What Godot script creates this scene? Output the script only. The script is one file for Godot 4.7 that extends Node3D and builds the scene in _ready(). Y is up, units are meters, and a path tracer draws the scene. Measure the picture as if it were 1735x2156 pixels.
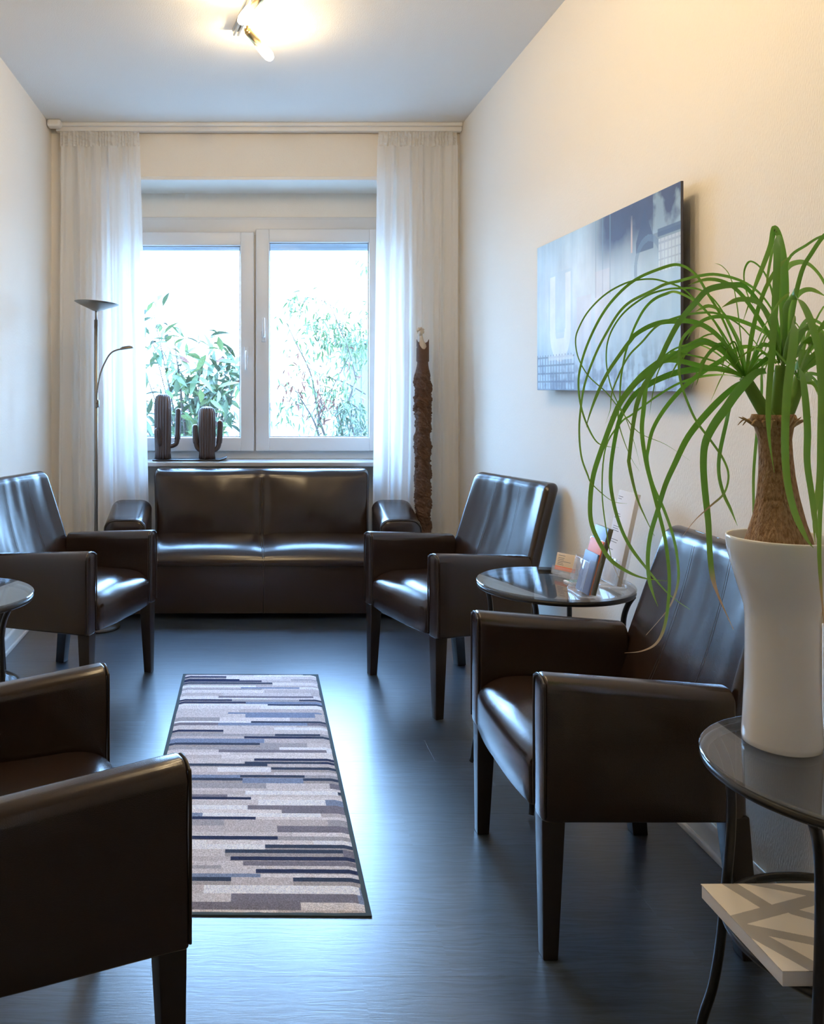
extends Node3D

const F := 1870.0        # focal length in photo pixels
const CX := 512.0        # principal point of the shifted lens, in photo pixels
const CY := 814.0
const EYE := 1.28        # camera height
const WL := -1.15        # inner faces of the room
const WR := 1.30
const WB := -5.33
const WF := 1.2
const CEIL := 2.841

var rng := RandomNumberGenerator.new()
var noise := FastNoiseLite.new()
var used := {}
var M := {}

# ---------------------------------------------------------------- helpers
func wp(x: float, y: float, d: float) -> Vector3:
	return Vector3((x - CX) * d / F, EYE - (y - CY) * d / F, -d)

func lin(r: float, g: float, b: float, a := 1.0) -> Color:
	var c := Color(r, g, b).linear_to_srgb()
	c.a = a
	return c

func begin() -> SurfaceTool:
	var st := SurfaceTool.new()
	st.begin(Mesh.PRIMITIVE_TRIANGLES)
	return st

func numbered(n: String) -> String:
	used[n] = used.get(n, -1) + 1
	return n if used[n] == 0 else "%s_%03d" % [n, used[n]]

func obj(called: String, st, m: Material, parent: Node3D = self, lab := "") -> MeshInstance3D:
	var o := MeshInstance3D.new()
	if st is SurfaceTool:
		st.generate_normals()
		o.mesh = st.commit()
	else:
		o.mesh = st
	o.material_override = m
	if parent == self:
		o.name = numbered(called)
	else:
		var k := 0
		var n := called
		while parent.has_node(n):
			k += 1
			n = "%s_%03d" % [called, k]
		o.name = n
	parent.add_child(o, true)
	if lab != "":
		o.set_meta("label", lab)
	return o

func tag(o: Node3D, label: String, category: String, group := "", kind := "") -> Node3D:
	o.set_meta("label", label)
	o.set_meta("category", category)
	if group != "":
		o.set_meta("group", group)
	if kind != "":
		o.set_meta("kind", kind)
	return o

func thing(called: String, label: String, category: String, at := Vector3.ZERO, yaw := 0.0, group := "") -> Node3D:
	var o := Node3D.new()
	o.name = numbered(called)
	add_child(o, true)
	o.position = at
	o.rotation.y = yaw
	tag(o, label, category, group)
	return o

func dup(src: Node3D, at: Vector3, yaw: float, label: String) -> Node3D:
	var o: Node3D = src.duplicate()
	o.name = numbered(str(src.name))
	add_child(o, true)
	o.position = at
	o.rotation.y = yaw
	o.set_meta("label", label)
	return o

func struct(called: String, st, m: Material, label: String, category: String) -> MeshInstance3D:
	var o := obj(called, st, m)
	tag(o, label, category, "", "structure")
	return o

# adds a triangle list; a closed shape is turned so that its faces point outwards (clockwise)
func emit(st: SurfaceTool, t: PackedVector3Array, closed := true, smooth := true, uv := PackedVector2Array(), col := PackedColorArray()) -> void:
	var vol := 0.0
	if closed:
		var o := t[0]
		for i in range(0, t.size(), 3):
			vol += (t[i] - o).dot((t[i + 1] - o).cross(t[i + 2] - o))
	st.set_smooth_group(0 if smooth else -1)
	for i in range(0, t.size(), 3):
		for k in ([0, 2, 1] if vol > 0.0 else [0, 1, 2]):
			if uv.size():
				st.set_uv(uv[i + k])
			if col.size():
				st.set_color(col[i + k])
			st.add_vertex(t[i + k])

func span(h: float, rn: float, rp: float, n: int, arc: int) -> Array:
	var out := []
	for i in arc:
		out.append([-h, -tan((1.0 - float(i) / arc) * PI / 4.0) * rn, rn])
	for i in n + 1:
		var p := lerpf(-h + rn, h - rp, float(i) / n)
		out.append([p, 0.0, rp])
	for i in range(1, arc + 1):
		out.append([h, tan(float(i) / arc * PI / 4.0) * rp, rp])
	var res := []
	for e in out:
		if e[1] < 0.0:
			res.append([-h + e[2], e[1] / e[2], e[2]])
		elif e[1] > 0.0:
			res.append([h - e[2], e[1] / e[2], e[2]])
		else:
			res.append([e[0], 0.0, e[2]])
	return res

# box with rounded edges (radius per axis, r on the positive and q on the negative side), n cells along the flat parts, bent by a function
func rbox(st: SurfaceTool, c: Vector3, s: Vector3, r: Vector3, q := Vector3.ZERO, n := Vector3i(1, 1, 1), bend = null, arc := 4) -> void:
	if q == Vector3.ZERO:
		q = r
	var h := s * 0.5
	var ax := [span(h.x, q.x, r.x, n.x, arc), span(h.y, q.y, r.y, n.y, arc), span(h.z, q.z, r.z, n.z, arc)]
	var t := PackedVector3Array()
	for a in 3:
		var u: int = (a + 1) % 3
		var v: int = (a + 2) % 3
		for sg in [-1.0, 1.0]:
			var ra: float = r[a] if sg > 0 else q[a]
			var P := []
			for i in ax[u].size():
				var row := []
				for j in ax[v].size():
					var inner := Vector3.ZERO
					var d := Vector3.ZERO
					var rad := Vector3.ZERO
					inner[a] = sg * (h[a] - ra)
					d[a] = sg
					rad[a] = ra
					inner[u] = ax[u][i][0]
					d[u] = ax[u][i][1]
					rad[u] = ax[u][i][2]
					inner[v] = ax[v][j][0]
					d[v] = ax[v][j][1]
					rad[v] = ax[v][j][2]
					var p := c + inner + d.normalized() * rad
					p = Vector3(snappedf(p.x, 1e-5), snappedf(p.y, 1e-5), snappedf(p.z, 1e-5))
					row.append(p)
				P.append(row)
			for i in P.size() - 1:
				for j in P[0].size() - 1:
					var f := [P[i][j], P[i + 1][j], P[i + 1][j + 1], P[i][j + 1]]
					if sg < 0:
						f.reverse()
					for k in [0, 2, 1, 0, 3, 2]:
						t.append(f[k])
	if bend != null:
		var memo := {}
		for i in t.size():
			if not memo.has(t[i]):
				memo[t[i]] = bend.call(t[i])
			t[i] = memo[t[i]]
	emit(st, t)

# plain box with small chamfers
func bx(st: SurfaceTool, lo: Vector3, hi: Vector3, r := 0.003) -> void:
	rbox(st, (lo + hi) * 0.5, hi - lo, Vector3.ONE * r, Vector3.ZERO, Vector3i(1, 1, 1), null, 2)

func flat_box(st: SurfaceTool, lo: Vector3, hi: Vector3) -> void:
	var t := PackedVector3Array()
	for a in 3:
		var u := (a + 1) % 3
		var v := (a + 2) % 3
		for sg in 2:
			var q := []
			for c in [[0, 0], [1, 0], [1, 1], [0, 1]]:
				var p := Vector3.ZERO
				p[a] = hi[a] if sg else lo[a]
				p[u] = hi[u] if c[0] else lo[u]
				p[v] = hi[v] if c[1] else lo[v]
				q.append(p)
			if sg == 0:
				q.reverse()
			for k in [0, 2, 1, 0, 3, 2]:
				t.append(q[k])
	emit(st, t, true, false)

func lathe(st: SurfaceTool, prof: Array, at: Vector3, seg := 32, bend = null) -> void:
	var t := PackedVector3Array()
	var P := []
	for p in prof:
		var row := []
		for j in seg:
			var a := TAU * j / seg
			var v := at + Vector3(cos(a) * p[0], p[1], sin(a) * p[0])
			if bend != null:
				v = bend.call(v)
			row.append(v)
		P.append(row)
	for i in P.size() - 1:
		for j in seg:
			var k := (j + 1) % seg
			t.append_array(PackedVector3Array([P[i][j], P[i + 1][j], P[i + 1][k], P[i][j], P[i + 1][k], P[i][k]]))
	emit(st, t)

func smooth_path(pts: Array, per := 6) -> PackedVector3Array:
	var out := PackedVector3Array()
	for i in pts.size() - 1:
		var a: Vector3 = pts[maxi(i - 1, 0)]
		var b: Vector3 = pts[i]
		var c: Vector3 = pts[i + 1]
		var d: Vector3 = pts[mini(i + 2, pts.size() - 1)]
		for k in per:
			out.append(b.cubic_interpolate(c, a, d, float(k) / per))
	out.append(pts[-1])
	return out

func tube(st: SurfaceTool, path: PackedVector3Array, r0: float, r1 := -1.0, seg := 10, squash := 1.0) -> void:
	if r1 < 0.0:
		r1 = r0
	var n := path.size()
	var P := []
	var side := Vector3.ZERO
	for i in n:
		var dir := (path[mini(i + 1, n - 1)] - path[maxi(i - 1, 0)]).normalized()
		if side == Vector3.ZERO:
			side = dir.cross(Vector3.UP if absf(dir.y) < 0.9 else Vector3.RIGHT).normalized()
		side = (side - dir * side.dot(dir)).normalized()
		var up := dir.cross(side)
		var r := lerpf(r0, r1, float(i) / (n - 1))
		var row := []
		for j in seg:
			var a := TAU * j / seg
			row.append(path[i] + side * cos(a) * r + up * sin(a) * r * squash)
		P.append(row)
	var t := PackedVector3Array()
	for i in n - 1:
		for j in seg:
			var k := (j + 1) % seg
			t.append_array(PackedVector3Array([P[i][j], P[i + 1][j], P[i + 1][k], P[i][j], P[i + 1][k], P[i][k]]))
	for e in [0, n - 1]:
		for j in seg:
			var k := (j + 1) % seg
			if e == 0:
				t.append_array(PackedVector3Array([path[0], P[0][j], P[0][k]]))
			else:
				t.append_array(PackedVector3Array([path[e], P[e][k], P[e][j]]))
	emit(st, t)

func ball(st: SurfaceTool, c: Vector3, r: Vector3, bend = null) -> void:
	var prof := []
	for i in 13:
		var a := -PI / 2 + PI * i / 12.0
		prof.append([cos(a), sin(a)])
	lathe(st, prof, Vector3.ZERO, 20, func(v: Vector3): return c + v * r if bend == null else bend.call(c + v * r))

func rot_mesh(st: SurfaceTool, src: SurfaceTool, tr: Transform3D) -> void:
	src.generate_normals()
	st.append_from(src.commit(), 0, tr)

# ---------------------------------------------------------------- materials
func ntex(freq: float, size := 512, as_normal := false, strength := 1.0, kind := FastNoiseLite.TYPE_SIMPLEX_SMOOTH, oct := 4) -> NoiseTexture2D:
	var n := FastNoiseLite.new()
	n.noise_type = kind
	n.frequency = freq
	n.fractal_octaves = oct
	n.seed = int(freq * 1000.0) + oct
	var t := NoiseTexture2D.new()
	t.width = size
	t.height = size
	t.seamless = true
	t.noise = n
	t.as_normal_map = as_normal
	t.bump_strength = strength
	return t

func mat(called: String, c: Color, rough: float, spec := 0.5, metal := 0.0) -> StandardMaterial3D:
	var m := StandardMaterial3D.new()
	m.resource_name = called
	m.albedo_color = c
	m.roughness = rough
	m.metallic_specular = spec
	m.metallic = metal
	M[called] = m
	return m

func relief(m: StandardMaterial3D, t: Texture2D, cm: float, scale: Vector3, world := true) -> void:
	m.heightmap_enabled = true
	m.heightmap_texture = t
	m.heightmap_scale = cm
	m.uv1_triplanar = true
	m.uv1_world_triplanar = world
	m.uv1_scale = scale

func glass(called: String, c: Color, alpha: float, rough := 0.0) -> StandardMaterial3D:
	var m := mat(called, c, rough)
	m.albedo_color.a = alpha
	m.transparency = BaseMaterial3D.TRANSPARENCY_ALPHA
	return m

func make_materials() -> void:
	var fine := ntex(0.05)
	var soft := ntex(0.012)
	relief(mat("wallpaper", lin(0.83, 0.78, 0.70), 0.85, 0.3), fine, 0.07, Vector3(9, 2.2, 9))
	relief(mat("ceiling_paint", lin(0.84, 0.825, 0.79), 0.9, 0.25), fine, 0.05, Vector3(5, 5, 5))
	mat("white_paint", lin(0.8, 0.79, 0.77), 0.45)
	mat("window_plastic", lin(0.7, 0.7, 0.7), 0.35)
	mat("gasket", lin(0.3, 0.32, 0.34), 0.6)
	mat("shutter", lin(0.25, 0.28, 0.31), 0.6)
	mat("sill_stone", lin(0.38, 0.36, 0.34), 0.3)
	glass("pane", lin(0.9, 0.95, 0.95), 0.03)
	var leather := mat("leather", lin(0.022, 0.012, 0.009), 0.22, 0.48)
	leather.clearcoat_enabled = true
	leather.clearcoat = 0.3
	leather.clearcoat_roughness = 0.16
	relief(leather, ntex(0.09, 512, false, 1.0, FastNoiseLite.TYPE_CELLULAR, 2), 0.02, Vector3(9, 9, 9), false)
	mat("piping", lin(0.022, 0.016, 0.014), 0.35)
	mat("dark_wood", lin(0.014, 0.009, 0.008), 0.35)
	mat("black_metal", lin(0.008, 0.008, 0.01), 0.32)
	glass("smoked_glass", lin(0.012, 0.016, 0.018), 0.36, 0.0)
	mat("glass_edge", lin(0.02, 0.05, 0.05), 0.1)
	mat("lamp_base", lin(0.05, 0.05, 0.05), 0.4, 0.5, 0.6)
	mat("lamp_metal", lin(0.26, 0.235, 0.205), 0.36, 0.5, 0.9)
	mat("brass", lin(0.62, 0.45, 0.22), 0.3, 0.5, 1.0)
	mat("track_metal", lin(0.5, 0.47, 0.43), 0.35, 0.5, 0.9)
	var bulb := mat("bulb", lin(1, 0.9, 0.75), 0.4)
	bulb.emission_enabled = true
	bulb.emission = lin(1.0, 0.86, 0.62)
	bulb.emission_energy_multiplier = 5.0
	var sheer := mat("sheer", lin(0.87, 0.875, 0.88), 0.9, 0.1)
	sheer.transparency = BaseMaterial3D.TRANSPARENCY_ALPHA
	sheer.albedo_color.a = 0.94
	sheer.cull_mode = BaseMaterial3D.CULL_DISABLED
	sheer.backlight_enabled = true
	sheer.backlight = lin(0.9, 0.9, 0.9)
	relief(sheer, fine, 0.02, Vector3(20, 20, 20))
	mat("porcelain", lin(0.8, 0.805, 0.81), 0.07, 0.55)
	var bk := mat("bark", Color.WHITE, 0.85, 0.3)
	relief(bk, fine, 0.35, Vector3(9, 3, 9), false)
	var bt := ntex(0.04, 512, false, 1.0, FastNoiseLite.TYPE_SIMPLEX_SMOOTH, 5)
	var ramp := Gradient.new()
	ramp.set_color(0, lin(0.10, 0.05, 0.022))
	ramp.set_color(1, lin(0.52, 0.36, 0.22))
	ramp.add_point(0.45, lin(0.33, 0.2, 0.105))
	bt.color_ramp = ramp
	bk.albedo_texture = bt
	mat("branch_green", lin(0.13, 0.24, 0.045), 0.75, 0.3)
	mat("husk", lin(0.42, 0.27, 0.14), 0.85, 0.3)
	mat("soil", lin(0.03, 0.02, 0.014), 1.0)
	for k in 3:
		var lf := mat("leaf_%d" % k, Color.WHITE, [0.42, 0.5, 0.36][k])
		lf.vertex_color_use_as_albedo = true
		lf.cull_mode = BaseMaterial3D.CULL_DISABLED
		lf.backlight_enabled = true
		lf.backlight = lin(0.35, 0.35, 0.35)
	relief(mat("stele", lin(0.12, 0.06, 0.033), 0.6, 0.4), fine, 0.5, Vector3(8, 8, 8), false)
	mat("cream_clay", lin(0.52, 0.43, 0.33), 0.6)
	mat("cactus_metal", lin(0.10, 0.073, 0.065), 0.36, 0.5, 0.6)
	mat("tray", lin(0.02, 0.02, 0.022), 0.3)
	glass("acrylic", lin(0.9, 0.93, 1.0), 0.1, 0.02)
	mat("paper", lin(0.78, 0.77, 0.78), 0.8, 0.3)
	mat("rug_edge", lin(0.06, 0.09, 0.11), 0.8, 0.3)
	mat("orange_print", lin(0.75, 0.16, 0.03), 0.5)
	mat("olive_board", lin(0.14, 0.14, 0.10), 0.5)
	mat("blue_print", lin(0.12, 0.18, 0.36), 0.4)
	mat("grey_ink", lin(0.22, 0.22, 0.24), 0.8)
	mat("card_cream", lin(0.75, 0.62, 0.48), 0.7)
	mat("ground", lin(0.2, 0.2, 0.19), 0.95)
	for k in 3:
		mat("garden_leaf_%d" % k, [lin(0.04, 0.08, 0.022), lin(0.08, 0.12, 0.035), lin(0.024, 0.05, 0.016)][k], 0.5).cull_mode = BaseMaterial3D.CULL_DISABLED
	mat("dead_leaf", lin(0.09, 0.02, 0.008), 0.8).cull_mode = BaseMaterial3D.CULL_DISABLED
	mat("twig", lin(0.03, 0.02, 0.014), 0.9)
	mat("shed_wood", lin(0.09, 0.09, 0.085), 0.9)
	# floor planks: grain runs along the plank
	var grain := floor_grain()
	for k in 4:
		var tone: float = [0.85, 1.0, 1.12, 0.95][k]
		var f := mat("plank_%d" % k, Color(tone, tone, tone) * 0.92, 0.34, 0.72)
		f.clearcoat_enabled = true
		f.clearcoat = 1.0
		f.clearcoat_roughness = 0.3
		f.albedo_texture = grain
		f.uv1_offset = Vector3(0.23 * k, 0.31 * k, 0)
		f.heightmap_enabled = true
		f.heightmap_texture = grain
		f.heightmap_scale = 0.13

func floor_grain() -> ImageTexture:
	var im := Image.create(1024, 256, false, Image.FORMAT_RGB8)
	var n := FastNoiseLite.new()
	n.seed = 5
	n.frequency = 0.02
	n.fractal_octaves = 4
	var base := Vector3(0.030, 0.045, 0.068)
	for y in 256:
		for x in 1024:
			var warp := n.get_noise_2d(x * 0.25, y * 0.9) * 14.0
			var g := n.get_noise_2d(x * 0.18, (y + warp) * 5.0)
			var g2 := n.get_noise_2d(x * 0.6 + 900.0, y * 22.0)
			var v := 1.0 + g * 1.1 + g2 * 0.9
			var c := base * clampf(v, 0.25, 2.4)
			im.set_pixel(x, y, Color(c.x, c.y, c.z).linear_to_srgb())
	return ImageTexture.create_from_image(im)

# ---------------------------------------------------------------- camera, sky, exposure
func _ready() -> void:
	rng.seed = 11
	noise.seed = 3
	noise.frequency = 1.0
	noise.fractal_octaves = 3
	var cam := Camera3D.new()
	cam.name = "camera"
	add_child(cam)
	cam.position = Vector3(0, EYE, 0)
	var near := 0.05
	cam.set_frustum(near * 2156.0 / F, Vector2(near * (867.5 - CX) / F, -near * (1078.0 - CY) / F), near, 200.0)
	cam.keep_aspect = Camera3D.KEEP_HEIGHT
	cam.current = true
	var env := Environment.new()
	var sky := ProceduralSkyMaterial.new()
	sky.sky_top_color = lin(0.29, 0.56, 1.0)
	sky.sky_horizon_color = lin(0.36, 0.64, 1.0)
	sky.ground_horizon_color = lin(0.33, 0.56, 0.85)
	sky.ground_bottom_color = lin(0.3, 0.5, 0.7)
	sky.sky_curve = 0.2
	env.background_mode = Environment.BG_SKY
	env.sky = Sky.new()
	env.sky.sky_material = sky
	env.background_energy_multiplier = 37.0
	env.tonemap_mode = Environment.TONE_MAPPER_LINEAR
	env.tonemap_exposure = 1.0
	env.sdfgi_enabled = true
	env.ssao_enabled = true
	env.ssil_enabled = true
	var we := WorldEnvironment.new()
	we.name = "environment"
	we.environment = env
	add_child(we)

	make_materials()
	room()
	window()
	floor_planks()
	garden()
	curtains()
	sofa()
	chairs()
	tables()
	rug()
	picture()
	pot_plant()
	ceiling_light()
	floor_lamp()
	statue()
	cacti()
	table_things()

# ---------------------------------------------------------------- setting
const NX0 := -0.80      # window niche
const NX1 := 0.95
const NTOP := 2.523
const NZ := -5.70
const SILL := 0.82

func room() -> void:
	var st := begin()
	flat_box(st, Vector3(WL - 0.2, 0, WB - 0.6), Vector3(WL, CEIL, WF))
	struct("wall_left", st, M.wallpaper, "cream textured wallpaper wall on the left side of the room", "wall")
	st = begin()
	flat_box(st, Vector3(WR, 0, WB - 0.6), Vector3(WR + 0.2, CEIL, WF))
	struct("wall_right", st, M.wallpaper, "cream textured wallpaper wall behind the art panel and potted plant", "wall")
	st = begin()
	flat_box(st, Vector3(WL - 0.2, 0, WF), Vector3(WR + 0.2, CEIL, WF + 0.2))
	struct("wall_front", st, M.wallpaper, "cream wall behind the viewer", "wall")
	st = begin()
	flat_box(st, Vector3(WL, 0, WB - 0.6), Vector3(NX0, CEIL, WB))
	flat_box(st, Vector3(NX1, 0, WB - 0.6), Vector3(WR, CEIL, WB))
	flat_box(st, Vector3(NX0, NTOP, WB - 0.6), Vector3(NX1, CEIL, WB))
	flat_box(st, Vector3(NX0, 0, NZ - 0.23), Vector3(NX1, SILL - 0.03, NZ + 0.02))
	struct("wall_back", st, M.wallpaper, "cream wall around the window niche at the end of the room", "wall")
	st = begin()
	flat_box(st, Vector3(WL - 0.2, CEIL, WB - 0.6), Vector3(WR + 0.2, CEIL + 0.2, WF + 0.2))
	struct("ceiling", st, M.ceiling_paint, "plain white ceiling with the track light on it", "ceiling")
	st = begin()
	bx(st, Vector3(NX0 + 0.001, 2.353, NZ - 0.05), Vector3(NX1 - 0.001, NTOP + 0.01, NZ - 0.02), 0.004)
	struct("trim_1", st, M.wallpaper, "cream shutter box board above the window frame", "trim")
	st = begin()
	bx(st, Vector3(NX0, NTOP - 0.004, WB), Vector3(NX1, NTOP + 0.018, WB + 0.006), 0.003)
	struct("trim_2", st, M.white_paint, "thin pale bead along the lower edge of the lintel", "trim")
	for s in [-1, 1]:
		st = begin()
		var x: float = WL if s < 0 else WR
		var w := 0.016
		rbox(st, Vector3(x - s * w * 0.5, 0.036, (WB + WF) * 0.5), Vector3(w, 0.072, WF - WB), Vector3(0.006 if s < 0 else 0.001, 0.012, 0.001), Vector3(0.001 if s < 0 else 0.006, 0.002, 0.001))
		rbox(st, Vector3(x - s * (w + 0.006), 0.009, (WB + WF) * 0.5), Vector3(0.013, 0.018, WF - WB), Vector3(0.005, 0.008, 0.001), Vector3(0.005, 0.001, 0.001))
		struct("baseboard_left" if s < 0 else "baseboard_right", st, M.white_paint, "white moulded baseboard along the %s wall" % ("left" if s < 0 else "right"), "baseboard")

func frame_rect(st: SurfaceTool, x0: float, x1: float, y0: float, y1: float, w: float, z0: float, z1: float, r := 0.006) -> void:
	bx(st, Vector3(x0, y0, z0), Vector3(x0 + w, y1, z1), r)
	bx(st, Vector3(x1 - w, y0, z0), Vector3(x1, y1, z1), r)
	bx(st, Vector3(x0 + w - 0.004, y0, z0), Vector3(x1 - w + 0.004, y0 + w, z1), r)
	bx(st, Vector3(x0 + w - 0.004, y1 - w, z0), Vector3(x1 - w + 0.004, y1, z1), r)

func window() -> void:
	var w := thing("window_1", "white double casement window above the sofa, garden beyond", "window")
	w.set_meta("kind", "structure")
	var st := begin()
	frame_rect(st, NX0, NX1, SILL - 0.01, 2.37, 0.06, NZ - 0.09, NZ - 0.01)
	bx(st, Vector3(NX0, 2.25, NZ - 0.088), Vector3(NX1, 2.36, NZ - 0.008), 0.006)
	bx(st, Vector3(0.035, SILL, NZ - 0.09), Vector3(0.115, 2.36, NZ - 0.012), 0.004)
	obj("window_frame", st, M.window_plastic, w)
	var zs := NZ + 0.035
	for k in 2:
		var x0: float = -0.755 if k == 0 else 0.080
		var x1: float = 0.070 if k == 0 else 0.892
		var y1: float = 2.268 if k == 0 else 2.288
		st = begin()
		frame_rect(st, x0, x1, 0.868, y1, 0.088, NZ - 0.02, zs, 0.008)
		var s := obj("sash", st, M.window_plastic, w)
		st = begin()
		frame_rect(st, x0 + 0.082, x1 - 0.082, 0.95, y1 - 0.082, 0.012, NZ + 0.0, NZ + 0.012, 0.002)
		obj("gasket", st, M.gasket, s)
		st = begin()
		bx(st, Vector3(x0 + 0.08, 0.945, NZ + 0.003), Vector3(x1 - 0.08, y1 - 0.078, NZ + 0.007), 0.001)
		obj("pane", st, M.pane, w)
		# handle: plate and lever on the meeting stile
		st = begin()
		var hx: float = x1 - 0.05 if k == 0 else x0 + 0.05
		var hy: float = 1.50 if k == 0 else 1.60
		rbox(st, Vector3(hx, hy, zs + 0.006), Vector3(0.028, 0.07, 0.012), Vector3.ONE * 0.005)
		var down := -1.0 if k == 0 else 1.0
		tube(st, smooth_path([Vector3(hx, hy, zs + 0.01), Vector3(hx, hy, zs + 0.04), Vector3(hx, hy + 0.03 * down, zs + 0.05), Vector3(hx, hy + 0.115 * down, zs + 0.045)], 4), 0.009, 0.007)
		obj("handle", st, M.window_plastic, w)
	st = begin()
	for k in 2:
		rbox(st, Vector3(0.075, 2.205 + k * 0.05, NZ - 0.13), Vector3(1.72, 0.05, 0.014), Vector3(0.002, 0.012, 0.006))
	bx(st, Vector3(-0.79, 2.172, NZ - 0.145), Vector3(0.94, 2.19, NZ - 0.115), 0.004)
	obj("roller_shutter", st, M.shutter, w)
	st = begin()
	rbox(st, Vector3((NX0 + NX1) * 0.5, SILL - 0.015, (NZ - 5.42) * 0.5), Vector3(NX1 - NX0, 0.03, -5.42 - NZ), Vector3(0.002, 0.006, 0.012), Vector3(0.002, 0.006, 0.002))
	obj("window_sill", st, M.sill_stone, w)

func floor_planks() -> void:
	var st := begin()
	flat_box(st, Vector3(WL - 0.2, -0.2, WB - 0.6), Vector3(WR + 0.2, -0.004, WF + 0.2))
	var fl := struct("floor", st, M.black_metal, "dark wood look plank floor", "floor")
	var pw := 0.184
	var z := WF
	var row := 0
	while z > WB - 0.4:
		var x := WL - rng.randf() * 1.1
		while x < WR:
			var x0 := maxf(x, WL)
			var x1 := minf(x + 1.22, WR)
			if x1 - x0 > 0.02:
				st = begin()
				st.set_smooth_group(-1)
				var lo := Vector3(x0 + 0.0001, -0.004, z - pw + 0.0001)
				var hi := Vector3(x1 - 0.0001, 0.0, z - 0.0001)
				var u0 := (x0 - x) / 1.22
				var u1 := (x1 - x) / 1.22
				var c := 0.00025
				var q := [Vector3(lo.x + c, 0, lo.z + c), Vector3(hi.x - c, 0, lo.z + c), Vector3(hi.x - c, 0, hi.z - c), Vector3(lo.x + c, 0, hi.z - c)]
				var e := [Vector3(lo.x, -c * 0.6, lo.z), Vector3(hi.x, -c * 0.6, lo.z), Vector3(hi.x, -c * 0.6, hi.z), Vector3(lo.x, -c * 0.6, hi.z)]
				var v0 := rng.randf()
				var uvs := [Vector2(u0, v0), Vector2(u1, v0), Vector2(u1, v0 + 0.62), Vector2(u0, v0 + 0.62)]
				for tri in [[0, 1, 2], [0, 2, 3]]:
					for k in tri:
						st.set_uv(uvs[k])
						st.add_vertex(q[k])
				for k in 4:
					var k2 := (k + 1) % 4
					for p in [[e[k], k], [e[k2], k2], [q[k2], k2], [e[k], k], [q[k2], k2], [q[k], k]]:
						st.set_uv(uvs[p[1]])
						st.add_vertex(p[0])
				obj("plank", st, M["plank_%d" % rng.randi_range(0, 3)], fl)
			x += 1.22
		z -= pw
		row += 1

# ---------------------------------------------------------------- garden
func leaf_mesh(l: float, w: float) -> ArrayMesh:
	var st := begin()
	var t := PackedVector3Array()
	var ws := [0.15, 0.8, 1.0, 0.6, 0.0]
	for i in 4:
		var a := float(i) / 4.0
		var b := float(i + 1) / 4.0
		var ya := -a * a * 0.35 * l
		var yb := -b * b * 0.35 * l
		for s in [-1.0, 1.0]:
			var p := [Vector3(0, ya, a * l), Vector3(s * w * ws[i] * 0.5, ya + 0.12 * w * ws[i], a * l), Vector3(s * w * ws[i + 1] * 0.5, yb + 0.12 * w * ws[i + 1], b * l), Vector3(0, yb, b * l)]
			if s > 0:
				t.append_array(PackedVector3Array([p[0], p[1], p[2], p[0], p[2], p[3]]))
			else:
				t.append_array(PackedVector3Array([p[0], p[2], p[1], p[0], p[3], p[2]]))
	emit(st, t, false)
	st.generate_normals()
	return st.commit()

func rand_dir(up: float) -> Vector3:
	return Vector3(rng.randf_range(-1, 1), rng.randf_range(-1, 1) + up, rng.randf_range(-1, 1)).normalized()

func leaf_at(p: Vector3, dir: Vector3, s: float) -> Transform3D:
	var b := Basis.looking_at(-dir, Vector3.UP if absf(dir.y) < 0.95 else Vector3.RIGHT)
	b = b * Basis(Vector3.FORWARD, rng.randf_range(-0.8, 0.8))
	return Transform3D(b.scaled_local(Vector3.ONE * s), p)

func scatter(parent: Node3D, called: String, mesh: Mesh, m: Material, where: Array) -> void:
	var mm := MultiMesh.new()
	mm.transform_format = MultiMesh.TRANSFORM_3D
	mm.mesh = mesh
	mm.instance_count = where.size()
	for i in where.size():
		mm.set_instance_transform(i, where[i])
	var o := MultiMeshInstance3D.new()
	o.name = called
	o.multimesh = mm
	o.material_override = m
	o.set_meta("kind", "stuff")
	parent.add_child(o, true)

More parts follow.
